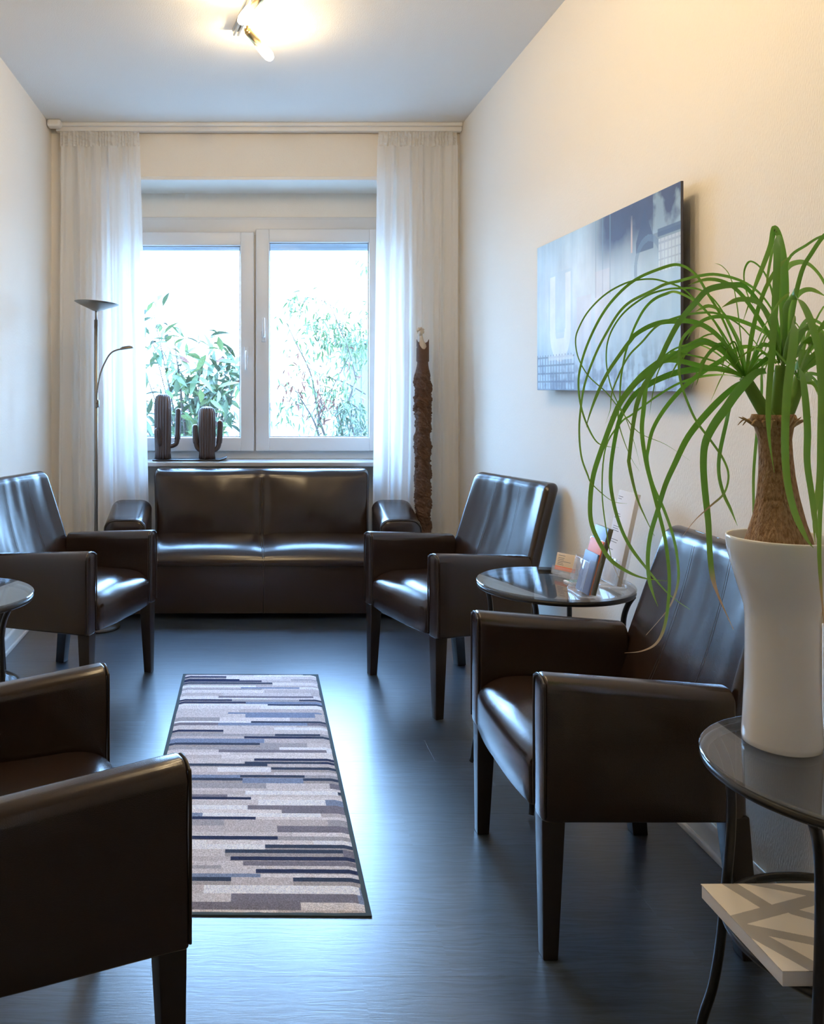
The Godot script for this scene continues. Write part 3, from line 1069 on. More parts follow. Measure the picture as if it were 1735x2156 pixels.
func strip(path: PackedVector3Array, w: float, brown := 0.0) -> SurfaceTool:
	var n := path.size()
	var st := begin()
	var rows := []
	var cols := []
	var side := Vector3.ZERO
	var base := Color(0.21, 0.45, 0.05).lerp(Color(0.13, 0.34, 0.035), rng.randf())
	for i in n:
		var s := float(i) / (n - 1)
		var dir := (path[mini(i + 1, n - 1)] - path[maxi(i - 1, 0)]).normalized()
		var want := dir.cross(Vector3(0.25, 0.15, 1.0).normalized())
		if side == Vector3.ZERO:
			side = want.normalized()
		side = (side * 0.6 + want.normalized() * (0.4 if side.dot(want) >= 0 else -0.4))
		side = (side - dir * side.dot(dir)).normalized()
		var up := dir.cross(side)
		var hw := w * 0.5 * (0.55 + 0.45 * smoothstep(0.0, 0.2, s)) * (1.0 - 0.55 * s) * (1.0 if s < 0.85 else maxf(0.12, (1.0 - s) / 0.15))
		rows.append([path[i] - side * hw, path[i] + up * hw * 0.22, path[i] + side * hw])
		var c := base.lerp(base.lerp(Color(0.34, 0.44, 0.08), 0.5), smoothstep(0.5, 1.0, s))
		if brown > 0.0:
			c = c.lerp(Color(0.62, 0.42, 0.25), smoothstep(1.0 - brown, 1.0 - brown * 0.5, s))
		cols.append(c)
	var t := PackedVector3Array()
	var cc := PackedColorArray()
	for i in n - 1:
		for j in 2:
			t.append_array(PackedVector3Array([rows[i][j], rows[i + 1][j], rows[i + 1][j + 1], rows[i][j], rows[i + 1][j + 1], rows[i][j + 1]]))
			cc.append_array(PackedColorArray([cols[i], cols[i + 1], cols[i + 1], cols[i], cols[i + 1], cols[i]]))
	emit(st, t, false, true, PackedVector2Array(), cc)
	return st

func pot_plant() -> void:
	var zp := 1.565
	var at := Vector3(0.949, 0.65, -zp)
	var pot := thing("plant_pot", "tall glossy white waisted plant pot on the foreground glass table", "plant pot", at)
	var st := begin()
	var k := zp / F
	var outer := [[0.0, 0.0], [0.054, 0.0], [0.058, 0.0], [0.0622, 0.003], [0.0628, 0.012], [0.0605, 0.056], [0.058, 0.12], [0.0572, 0.18], [0.0575, 0.222], [0.0592, 0.240], [0.0635, 0.257], [0.0695, 0.277], [0.0770, 0.304], [0.0838, 0.330], [0.0870, 0.350], [0.0880, 0.361], [0.0880, 0.3645], [0.0865, 0.3665], [0.0842, 0.3645], [0.083, 0.35], [0.077, 0.325], [0.069, 0.306], [0.0, 0.306]]
	lathe(st, outer, Vector3.ZERO, 64)
	obj("pot_body", st, M.porcelain, pot)
	var p := thing("ponytail_palm", "green ponytail palm with swollen trunk and long arching strap leaves", "plant", at + Vector3(0, 0.307, 0))
	st = begin()
	lathe(st, [[0.0, 0.0], [0.066, 0.001], [0.066, 0.006], [0.0, 0.012]], Vector3.ZERO, 32, func(v: Vector3): return v + Vector3(0, 0.004 * noise.get_noise_2d(v.x * 60.0, v.z * 60.0), 0))
	obj("soil", st, M.soil, p)
	st = begin()
	lathe(st, [[0.0, 0.0], [0.058, 0.004], [0.056, 0.03], [0.049, 0.06], [0.040, 0.095], [0.033, 0.13], [0.028, 0.165], [0.0255, 0.2], [0.0255, 0.23], [0.0295, 0.250], [0.036, 0.266], [0.033, 0.274], [0.02, 0.27], [0.0, 0.268]], Vector3(-0.002, 0, 0), 40, func(v: Vector3):
		var a := atan2(v.z, v.x)
		var f := 1.0 + 0.10 * noise.get_noise_3d(cos(a) * 2.0, v.y * 9.0, sin(a) * 2.0) + 0.03 * sin(a * 9.0 + v.y * 20.0)
		return Vector3(v.x * f - 0.012 * clampf(v.y / 0.27, 0, 1), v.y, v.z * f))
	obj("trunk", st, M.bark, p)
	# husk ring of dry leaf bases at the top of the trunk
	for i in 22:
		st = begin()
		var a := TAU * i / 22.0 + rng.randf_range(-0.1, 0.1)
		var r0 := 0.03
		var o := Vector3(-0.014, 0.258, 0)
		var l := rng.randf_range(0.012, 0.034)
		tube(st, smooth_path([o + Vector3(cos(a) * r0, -0.004, sin(a) * r0), o + Vector3(cos(a) * (r0 + l * 0.6), 0.006, sin(a) * (r0 + l * 0.6)), o + Vector3(cos(a) * (r0 + l), rng.randf_range(-0.012, 0.02), sin(a) * (r0 + l))], 3), 0.006, 0.001, 5, 0.45)
		obj("husk", st, M.husk, p)
	# three short branches that carry the leaf tufts
	var tufts := [[Vector3(-0.026, 0.262, 0.01), wp(1582, 820, zp) - p.position, wp(1568, 795, zp) - p.position], [Vector3(-0.010, 0.262, 0.0), wp(1640, 820, zp) - p.position, wp(1645, 770, zp) - p.position], [Vector3(0.008, 0.258, -0.01), wp(1672, 835, zp + 0.03) - p.position, wp(1684, 795, zp + 0.04) - p.position]]
	for q in tufts:
		st = begin()
		tube(st, smooth_path(q, 5), 0.012, 0.009, 12)
		obj("branch", st, M.branch_green, p)
	var lf := func(w: float, dz: float, brown: float, pts: Array):
		var o := obj("leaf", leaf_strip(pts, w, dz, zp, brown), M["leaf_%d" % rng.randi_range(0, 1)], p)
		o.position = -p.position
	# leaves of the left tuft
	lf.call(9, 0.05, 0.0, [[1170, 1030], [1120, 860], [1030, 640], [930, 470], [850, 345], [740, 282], [620, 305], [440, 385], [300, 510], [200, 650], [115, 830], [70, 980], [58, 1100], [75, 1240], [117, 1368], [180, 1480], [250, 1512], [330, 1520]])
	lf.call(5, -0.1, 0.0, [[1160, 1000], [1080, 850], [960, 640], [850, 520], [760, 440], [640, 395], [540, 378], [400, 398], [250, 475], [130, 590], [60, 710], [38, 800], [60, 920], [130, 1040], [250, 1150], [360, 1290], [470, 1420], [650, 1500], [815, 1610]])
	lf.call(8, -0.12, 0.0, [[1440, 900], [1390, 640], [1300, 490], [1170, 395], [1000, 348], [870, 358], [730, 394], [641, 415], [546, 463], [416, 528], [333, 605], [255, 730], [178, 878], [107, 1068], [77, 1223], [63, 1400], [77, 1578], [121, 1707], [153, 1771], [282, 1880], [387, 1900]])
	lf.call(6, 0.1, 0.0, [[1190, 1010], [1130, 800], [1010, 560], [880, 450], [730, 442], [653, 449], [546, 480], [445, 540], [356, 617], [291, 712], [255, 807], [246, 908], [255, 1009], [285, 1128], [327, 1223], [380, 1324], [440, 1500], [475, 1640]])
	lf.call(9, 0.16, 0.0, [[1180, 1020], [1080, 820], [960, 640], [850, 530], [722, 466], [647, 480], [570, 516], [505, 581], [451, 676], [416, 760], [380, 866], [359, 967], [344, 1068], [338, 1200], [330, 1350], [400, 1560], [470, 1680]])
	lf.call(12, 0.02, 0.0, [[1180, 1020], [1100, 880], [1000, 760], [900, 690], [800, 662], [727, 664], [630, 670], [535, 700], [445, 754], [410, 795], [356, 866], [255, 1015], [178, 1175], [125, 1324], [112, 1385]])
	lf.call(6, -0.15, 0.0, [[1290, 850], [1150, 690], [1000, 612], [860, 610], [736, 635], [594, 694], [487, 807], [416, 878], [368, 950], [327, 1039], [291, 1128], [279, 1187], [273, 1264], [240, 1360]])
	lf.call(13, -0.14, 0.0, [[1420, 950], [1340, 640], [1200, 440], [1100, 420], [1022, 427], [926, 457], [849, 540], [790, 605], [725, 694], [659, 819], [606, 932], [535, 1050], [493, 1116], [451, 1246], [427, 1376], [403, 1577], [403, 1642], [452, 1852], [516, 2005], [572, 2118]])
	lf.call(15, -0.06, 0.0, [[1180, 1030], [1140, 990], [1040, 870], [920, 802], [830, 825], [736, 884], [624, 932], [517, 1009], [451, 1074], [368, 1175], [315, 1270], [242, 1457], [161, 1698], [137, 1900], [149, 2045], [210, 2182], [282, 2287], [403, 2368], [516, 2408], [657, 2424]])
	lf.call(14, 0.15, 0.0, [[1170, 1040], [1140, 1020], [1050, 990], [900, 985], [736, 1009], [630, 1045], [535, 1092], [445, 1157], [386, 1235], [339, 1324], [306, 1457], [278, 1658], [282, 1819], [330, 2021], [403, 2182], [516, 2335], [669, 2513], [814, 2618]])
	lf.call(7, 0.2, 0.12, [[1170, 1045], [1130, 1038], [1033, 1027], [891, 1039], [736, 1086], [594, 1169], [511, 1229], [416, 1300], [344, 1353], [242, 1521], [218, 1819], [250, 2102], [298, 2327], [403, 2521]])
	lf.call(16, 0.12, 0.0, [[1190, 1060], [1110, 1110], [959, 1255], [806, 1440], [709, 1634], [645, 1779], [597, 1940], [548, 2102], [528, 2263], [536, 2408], [564, 2513], [597, 2597]])
	lf.call(20, -0.16, 0.2, [[1330, 1000], [1270, 1010], [1210, 1060], [1130, 1150], [1060, 1250], [980, 1360], [920, 1480], [905, 1600], [910, 1750], [930, 1950], [939, 2045], [951, 2263], [968, 2400], [1008, 2529], [1109, 2755]])
	lf.call(13, 0.1, 0.0, [[1160, 1080], [1090, 1220], [1060, 1350], [1015, 1560], [1010, 1700], [1040, 1830], [1090, 1940], [1135, 2050]])
	lf.call(9, -0.16, 0.2, [[1180, 1020], [1120, 900], [1000, 760], [880, 690], [790, 748], [748, 825], [739, 967], [754, 1086], [802, 1223], [861, 1347], [960, 1480], [1040, 1600], [1075, 1710], [1045, 1830], [960, 1910], [850, 2010], [765, 2120]])
	lf.call(12, -0.05, 0.22, [[1170, 1040], [1100, 1010], [900, 970], [730, 930], [640, 930], [570, 970], [520, 1080], [500, 1255], [488, 1416], [516, 1618], [556, 1779], [597, 1940], [645, 2142], [673, 2384], [665, 2585], [637, 2747], [581, 2851], [484, 2900], [371, 2912]])
	lf.call(11, 0.14, 0.2, [[1400, 950], [1270, 850], [1150, 845], [1033, 926], [891, 1015], [760, 1122], [645, 1255], [564, 1392], [532, 1521], [524, 1618], [564, 1779], [637, 1940], [701, 2126], [730, 2287], [734, 2424], [701, 2545], [645, 2642], [516, 2791]])
	lf.call(6, -0.1, 0.0, [[1160, 1010], [1050, 850], [930, 800], [860, 805], [760, 850], [650, 930], [560, 1010], [430, 1110], [370, 1180], [250, 1350]])
	lf.call(6, 0.1, 0.0, [[1150, 1010], [1000, 885], [880, 825], [760, 832], [640, 900], [520, 1050], [440, 1230], [420, 1420]])
	lf.call(5, -0.06, 0.0, [[1145, 1015], [980, 935], [760, 882], [700, 870], [670, 900], [600, 1000], [560, 1160], [540, 1300]])
	lf.call(4, 0.05, 0.0, [[1180, 1010], [1150, 700], [1120, 480], [1080, 350], [1030, 290], [980, 270]])
	lf.call(14, -0.08, 0.0, [[1195, 1020], [1240, 720], [1310, 480], [1395, 320], [1480, 230]])
	lf.call(12, -0.16, 0.0, [[1200, 1020], [1290, 760], [1400, 560], [1490, 470]])
	lf.call(14, 0.12, 0.0, [[1190, 1040], [1160, 850], [1080, 680], [1030, 600], [940, 560], [850, 600]])
	# leaves of the centre tuft
	lf.call(22, -0.14, 0.0, [[1450, 900], [1452, 600], [1448, 300], [1432, 150], [1418, 113], [1404, 160], [1402, 300], [1385, 650], [1360, 1000], [1345, 1230], [1350, 1450], [1385, 1690]])
	lf.call(18, 0.0, 0.0, [[1455, 900], [1465, 500], [1450, 250], [1425, 110], [1396, 38], [1378, 60], [1360, 150], [1320, 260], [1250, 440], [1175, 660]])
	lf.call(10, -0.1, 0.0, [[1440, 880], [1430, 600], [1400, 200], [1375, 180], [1345, 330], [1330, 430]])
	lf.call(7, 0.05, 0.0, [[1430, 800], [1400, 620], [1360, 430], [1300, 310], [1225, 258], [1185, 310], [1182, 400], [1210, 500], [1250, 560]])
	lf.call(9, 0.08, 0.0, [[1450, 850], [1455, 500], [1480, 250], [1600, 150], [1722, 85], [1850, 110], [1950, 300]])
	lf.call(13, -0.06, 0.0, [[1480, 900], [1510, 600], [1570, 330], [1640, 200], [1722, 85], [1800, 40], [1900, 60]])
	lf.call(13, 0.14, 0.0, [[1440, 800], [1450, 380], [1480, 295], [1540, 265], [1600, 268], [1660, 312], [1722, 400], [1800, 580], [1840, 850]])
	lf.call(24, -0.16, 0.0, [[1460, 900], [1455, 620], [1500, 495], [1540, 492], [1600, 585], [1650, 720], [1690, 900], [1705, 1150], [1700, 1400], [1690, 1750], [1655, 2000], [1660, 2160]])
	lf.call(25, -0.2, 0.0, [[1440, 980], [1480, 800], [1515, 690], [1528, 672], [1520, 760], [1497, 950], [1472, 1150], [1458, 1450], [1470, 1720], [1520, 1950], [1600, 2130], [1650, 2200]])
	lf.call(22, -0.2, 0.0, [[1480, 1100], [1520, 990], [1550, 955], [1575, 1030], [1595, 1180], [1610, 1400], [1608, 1620], [1640, 1850], [1665, 2050], [1680, 2160]])
	lf.call(22, -0.12, 0.0, [[1480, 950], [1570, 740], [1640, 690], [1700, 760], [1725, 950], [1722, 1300], [1700, 1600], [1700, 1900], [1690, 2150]])
	lf.call(12, 0.12, 0.0, [[1370, 900], [1320, 930], [1300, 1020], [1298, 1150], [1270, 1400], [1245, 1700], [1245, 1950], [1238, 2050]])
	lf.call(15, -0.1, 0.0, [[1440, 900], [1380, 700], [1300, 560], [1230, 520], [1130, 520], [1030, 570]])
	lf.call(12, -0.04, 0.0, [[1430, 920], [1350, 760], [1250, 600], [1150, 470], [1050, 400], [930, 380], [800, 420]])
	lf.call(12, 0.06, 0.0, [[1440, 880], [1370, 780], [1290, 720], [1180, 670], [1060, 635], [950, 640], [860, 690], [790, 790]])
	lf.call(16, 0.1, 0.0, [[1450, 930], [1470, 700], [1500, 560], [1560, 470], [1640, 450], [1740, 500]])
	lf.call(17, -0.14, 0.15, [[1480, 980], [1590, 800], [1680, 860], [1712, 1200], [1705, 1700], [1690, 2250], [1728, 2780]])
	# right tuft and the far side of the crown
	for q in [[1640, 900, 1760, 830], [1640, 810, 1760, 640], [1620, 760, 1740, 550], [1650, 1020, 1790, 1070], [1650, 1080, 1770, 1150], [1640, 960, 1790, 900], [1600, 700, 1700, 720], [1630, 860, 1780, 740], [1660, 1100, 1740, 1250], [1660, 1060, 1800, 1280]]:
		lf.call(rng.randf_range(7, 13), rng.randf_range(-0.12, 0.15), 0.0, [[1545, 1050], [(1545 + q[0]) * 0.5, lerpf(1050, q[1], 0.6)], [q[0], q[1]], [q[2], q[3]], [q[2] + 90, q[3] + 160]])
	for i in 34:
		var a := rng.randf_range(-2.9, -0.35)
		var c0: Vector2 = [Vector2(1190, 1040), Vector2(1440, 960), Vector2(1540, 1040)][i % 3]
		var r := rng.randf_range(150, 420)
		var m := c0 + Vector2(cos(a), sin(a)) * r * Vector2(0.8, 1.0)
		var e := m + Vector2(cos(a) * r * 0.9, r * rng.randf_range(0.3, 1.0))
		lf.call(rng.randf_range(5, 11), rng.randf_range(-0.05, 0.2), 0.0, [[c0.x, c0.y], [lerpf(c0.x, m.x, 0.55), lerpf(c0.y, m.y, 0.65)], [m.x, m.y], [lerpf(m.x, e.x, 0.6), lerpf(m.y, e.y, 0.3)], [e.x, e.y]])

# ---------------------------------------------------------------- lamps
func spot(rail: Node3D, pivot: Vector3, target: Vector3, energy: float) -> void:
	var dir := (target - pivot).normalized()
	var st := begin()
	tube(st, PackedVector3Array([Vector3(pivot.x, CEIL - 0.03, pivot.z), pivot]), 0.006, 0.006, 8)
	ball(st, pivot, Vector3.ONE * 0.011)
	tube(st, PackedVector3Array([pivot, pivot + dir * 0.012, pivot + dir * 0.085]), 0.015, 0.0165, 16)
	tube(st, PackedVector3Array([pivot + Vector3(-0.014, 0.004, 0), pivot + Vector3(0.014, 0.004, 0)]), 0.007, 0.007, 10)
	var s := obj("spot_head", st, M.brass, rail)
	st = begin()
	var prof := [[0.0, 0.0], [0.019, 0.0], [0.022, 0.012], [0.0235, 0.05], [0.022, 0.078], [0.015, 0.094], [0.0, 0.098]]
	var side := dir.cross(Vector3.RIGHT).normalized()
	var b := Basis(side.cross(dir).normalized(), dir, side)
	lathe(st, prof, Vector3.ZERO, 20, func(v: Vector3): return pivot + dir * 0.08 + b * v)
	obj("bulb", st, M.bulb, s)
	var l := OmniLight3D.new()
	l.name = "bulb_light"
	l.light_color = lin(1.0, 0.75, 0.43)
	l.light_energy = energy
	l.light_size = 0.02
	l.omni_range = 9.0
	l.omni_attenuation = 2.0
	l.shadow_enabled = true
	rail.add_child(l, true)
	l.position = pivot + dir * 0.122

func ceiling_light() -> void:
	var c := thing("track_light", "ceiling track light with brass spot arms and frosted bulbs", "ceiling light")
	var e0 := wp(497, 58, 3.88)
	var dirn := Vector3(0.19, 0, 1.0).normalized()
	var a := Vector3(e0.x, 0, e0.z)
	var st := begin()
	var yaw := Basis(Vector3.UP, atan2(dirn.x, dirn.z))
	var src := begin()
	bx(src, Vector3(-0.018, CEIL - 0.012, 0), Vector3(0.018, CEIL, 2.25), 0.002)
	bx(src, Vector3(-0.014, CEIL - 0.03, 0.0), Vector3(-0.004, CEIL - 0.01, 2.25), 0.002)
	bx(src, Vector3(0.004, CEIL - 0.03, 0.0), Vector3(0.014, CEIL - 0.01, 2.25), 0.002)
	rot_mesh(st, src, Transform3D(yaw, a))
	obj("rail", st.commit(), M.track_metal, c)
	var d := 2.0
	var glow := 0.33
	spot(c, Vector3(0.018, 2.79, -3.77), wp(577, 130, 3.90), glow * 0.6)
	var aim := wp(505, 48, 3.50)
	spot(c, aim - Vector3(-0.55, -0.35, -0.76).normalized() * 0.178, aim, glow * 0.6)
	spot(c, Vector3(0.19, 2.79, -2.75), Vector3(0.6, 2.55, -2.6), glow * 1.05)
	spot(c, Vector3(0.28, 2.79, -2.25), Vector3(0.1, 2.5, -1.9), glow * 1.05)
	spot(c, Vector3(0.37, 2.79, -1.78), Vector3(0.7, 2.55, -1.4), glow)

func floor_lamp() -> void:
	var p := Vector3(-0.782, 0, -4.72)
	var l := thing("floor_lamp", "slim brushed metal uplighter floor lamp with side reading arm", "floor lamp", p)
	var st := begin()
	lathe(st, [[0.0, 0.0], [0.125, 0.0], [0.128, 0.006], [0.124, 0.016], [0.03, 0.022], [0.012, 0.03], [0.0, 0.03]], Vector3.ZERO, 40)
	obj("base", st, M.lamp_base, l)
	st = begin()
	tube(st, PackedVector3Array([Vector3(0, 0.02, 0), Vector3(0, 0.9, 0), Vector3(0, 1.635, 0)]), 0.0105, 0.0105, 16)
	tube(st, PackedVector3Array([Vector3(0, 1.62, 0), Vector3(0, 1.70, 0)]), 0.006, 0.006, 12)
	obj("pole", st, M.lamp_metal, l)
	st = begin()
	var tilt := Basis(Vector3.FORWARD, deg_to_rad(4.5)) * Basis(Vector3.RIGHT, deg_to_rad(-2.0))
	lathe(st, [[0.0, -0.008], [0.016, -0.008], [0.05, 0.006], [0.09, 0.021], [0.116, 0.033], [0.118, 0.035], [0.116, 0.036], [0.09, 0.026], [0.05, 0.012], [0.0, 0.002]], Vector3.ZERO, 48, func(v: Vector3): return Vector3(0, 1.69, 0) + tilt * v)
	obj("bowl_shade", st, M.lamp_metal, l)
	st = begin()
	var pts := []
	for q in [[204, 850], [205, 822], [212, 785], [224, 757], [234, 743], [246, 737], [256, 735]]:
		pts.append(wp(q[0], q[1], 4.70) - p)
	tube(st, smooth_path(pts, 5), 0.0042, 0.0042, 8)
	bx(st, Vector3(-0.002, 1.17, -0.012), Vector3(0.018, 1.21, 0.022), 0.005)
	obj("reading_arm", st, M.lamp_metal, l)
	st = begin()
	var hd := wp(266, 732, 4.70) - p
	var hb := Basis(Vector3.BACK, deg_to_rad(8.0))
	lathe(st, [[0.0, 0.008], [0.012, 0.008], [0.02, 0.002], [0.023, -0.006], [0.02, -0.008], [0.0, -0.006]], Vector3.ZERO, 20, func(v: Vector3): return hd + hb * Vector3(v.x * 1.7, v.y, v.z))
	obj("reading_head", st, M.lamp_metal, l)

# ---------------------------------------------------------------- figures
func statue() -> void:
	var d := 5.165
	var at := Vector3((890.0 - CX) * d / F, 0, -d)
	var s := thing("stele_figure", "tall slender brown bark dress figure with pale head beside the sofa", "sculpture", at)
	var st := begin()
	var prof := []
	var ytop := 1.28 + (814.0 - 725.0) * d / F
	for i in 281:
		var y := ytop * i / 280.0
		var r := 0.037
		if y > ytop - 0.16:
			r = lerpf(0.037, 0.036, (y - ytop + 0.16) / 0.16)
		if y > ytop - 0.02:
			r = 0.036
		prof.append([r, y])
	prof.push_front([0.0, 0.0])
	prof.append([0.028, ytop - 0.012])
	prof.append([0.0, ytop - 0.02])
	var n2 := FastNoiseLite.new()
	n2.seed = 77
	n2.frequency = 1.0
	n2.fractal_octaves = 3
	lathe(st, prof, Vector3.ZERO, 40, func(v: Vector3):
		var a := atan2(v.z, v.x)
		var f := 1.0
		if v.y < ytop - 0.10:
			var g := n2.get_noise_3d(cos(a) * 0.9, v.y * 16.0 + sin(a * 2.0) * 0.5, sin(a) * 0.9)
			f = 1.0 + 0.5 * g * smoothstep(ytop - 0.1, ytop - 0.25, v.y) + 0.42 * pow(absf(sin(v.y * 62.0 + a * 2.0 + g * 9.0)), 0.6) * smoothstep(ytop - 0.1, ytop - 0.2, v.y) - 0.14
		var sc := 1.0 + 0.18 * exp(-pow((v.y - (ytop - 0.30)) / 0.05, 2)) * maxf(0.0, cos(a))
		# strap shoulders: sides rise, front and back dip
		var lift := 0.03 * (cos(2.0 * a)) * smoothstep(ytop - 0.06, ytop, v.y)
		return Vector3(v.x * f * sc, v.y + lift, v.z * f))
	obj("bark_dress", st, M.stele, s)
	st = begin()
	var hy := 1.28 + (814.0 - 700.0) * d / F
	lathe(st, [[0.0, ytop - 0.05], [0.03, ytop - 0.045], [0.033, ytop - 0.015], [0.022, ytop + 0.004], [0.0125, ytop + 0.02], [0.0105, ytop + 0.04], [0.011, ytop + 0.06], [0.0, ytop + 0.062]], Vector3(-0.004, 0, 0), 24, func(v: Vector3): return Vector3(v.x - 0.12 * maxf(0.0, v.y - ytop), v.y, v.z * 0.8))
	# head with a nose, brow and ears
	var hc := Vector3(-0.013, hy, 0.002)
	ball(st, hc, Vector3(0.016, 0.022, 0.019), func(v: Vector3):
		var q: Vector3 = v - hc
		if q.z > 0.012 and absf(q.x) < 0.005 and q.y < 0.004 and q.y > -0.008:
			v.z += 0.004
		if q.z > 0.01 and absf(absf(q.x) - 0.006) < 0.004 and absf(q.y - 0.003) < 0.004:
			v.z -= 0.0015
		if q.z > 0.008 and absf(q.x) < 0.006 and absf(q.y + 0.012) < 0.003:
			v.z += 0.0015
		return v)
	for e in [-1, 1]:
		ball(st, hc + Vector3(e * 0.0165, 0.0, -0.001), Vector3(0.003, 0.006, 0.004))
	obj("head_and_shoulders", st, M.cream_clay, s)
	st = begin()
	for i in 26:
		var q := rand_dir(0.5) * Vector3(0.018, 0.02, 0.02)
		ball(st, hc + Vector3(0, 0.007, -0.004) + q, Vector3.ONE * rng.randf_range(0.005, 0.009))
	obj("curled_hair", st, M.cream_clay, s)

func make_cactus(h: float, label: String, at: Vector3, arms: Array) -> void:
	var c := thing("cactus_figurine", label, "figurine", at, 0.0, "metal cactus figurines")
	var rib := func(cx: float, r: float, cnt: float): return func(v: Vector3):
		var q := Vector3(v.x - cx, 0, v.z)
		var a := atan2(q.z, q.x)
		var f := 1.0 + 0.17 * (absf(cos(a * cnt * 0.5)) - 0.6)
		return Vector3(cx + q.x * f, v.y, q.z * f)
	var st := begin()
	var r := 0.051
	lathe(st, [[0.0, 0.0], [r * 0.95, 0.0], [r * 0.9, h * 0.1], [r * 0.98, h * 0.4], [r, h * 0.7], [r * 0.97, h * 0.88], [r * 0.82, h * 0.955], [r * 0.5, h * 0.99], [0.0, h]], Vector3.ZERO, 126, rib.call(0.0, r, 18.0))
	obj("stem", st, M.cactus_metal, c)
	for a in arms:
		st = begin()
		var pts := [Vector3(a[0] * 0.02, a[1], a[4]), Vector3(a[0] * (a[2] * 0.75), a[1] + 0.008, a[4] * 1.6), Vector3(a[0] * a[2], a[1] + 0.045, a[4] * 1.8), Vector3(a[0] * (a[2] + 0.006), a[3] - 0.02, a[4] * 1.9), Vector3(a[0] * (a[2] + 0.006), a[3], a[4] * 1.9)]
		var path := smooth_path(pts, 6)
		tube(st, path, 0.014, 0.0165, 16)
		ball(st, path[-1], Vector3(0.0165, 0.014, 0.0165))
		for k in 8:
			var off := Vector3(cos(TAU * k / 8.0), 0, sin(TAU * k / 8.0)) * 0.0155
			var pp := PackedVector3Array()
			for i in range(12, path.size()):
				pp.append(path[i] + off)
			tube(st, pp, 0.003, 0.003, 5)
		obj("arm", st, M.cactus_metal, c)

func cacti() -> void:
	var tr := thing("tray", "flat dark tray with upturned end under the two metal cacti", "tray", Vector3(-0.33, SILL, -5.53))
	var st := begin()
	rbox(st, Vector3(0, 0.0055, 0), Vector3(0.46, 0.011, 0.14), Vector3(0.01, 0.003, 0.01), Vector3.ZERO, Vector3i(12, 1, 1), func(p: Vector3): return p + Vector3(0, pow(maxf(0.0, p.x - 0.18) / 0.05, 2.0) * 0.018, 0), 2)
	obj("tray_body", st, M.tray, tr)
	make_cactus(0.405, "tall brown metal cactus figurine on the dark tray next to the curtain", Vector3(-0.50, SILL + 0.012, -5.53), [[1.0, 0.075, 0.09, 0.30, 0.0], [-0.5, 0.09, 0.055, 0.18, 0.031]])
	make_cactus(0.325, "shorter brown metal cactus figurine with two low arms on the dark tray", Vector3(-0.225, SILL + 0.012, -5.53), [[-1.0, 0.05, 0.068, 0.20, 0.0], [1.0, 0.05, 0.075, 0.225, 0.0]])

# ---------------------------------------------------------------- small things on the tables
func slab(c: Vector3, s: Vector3, b: Basis, r := 0.0008) -> SurfaceTool:
	var st := begin()
	rbox(st, Vector3.ZERO, s, Vector3.ONE * r, Vector3.ZERO, Vector3i(1, 1, 1), func(p: Vector3): return c + b * p, 2)
	return st

func text_rows(parent: Node3D, c: Vector3, b: Basis, w: float, rows: Array, h: float) -> void:
	var st := begin()
	for r in rows:
		var p: Vector3 = c + b * Vector3(-w * 0.5 + r[1] * w * 0.5 + r[2] * w, r[0], 0)
		rbox(st, Vector3.ZERO, Vector3(r[1] * w, h, 0.0004), Vector3.ONE * 0.0001, Vector3.ZERO, Vector3i(1, 1, 1), func(v: Vector3): return p + b * v, 1)
	obj("printed_lines", st, M.grey_ink, parent)

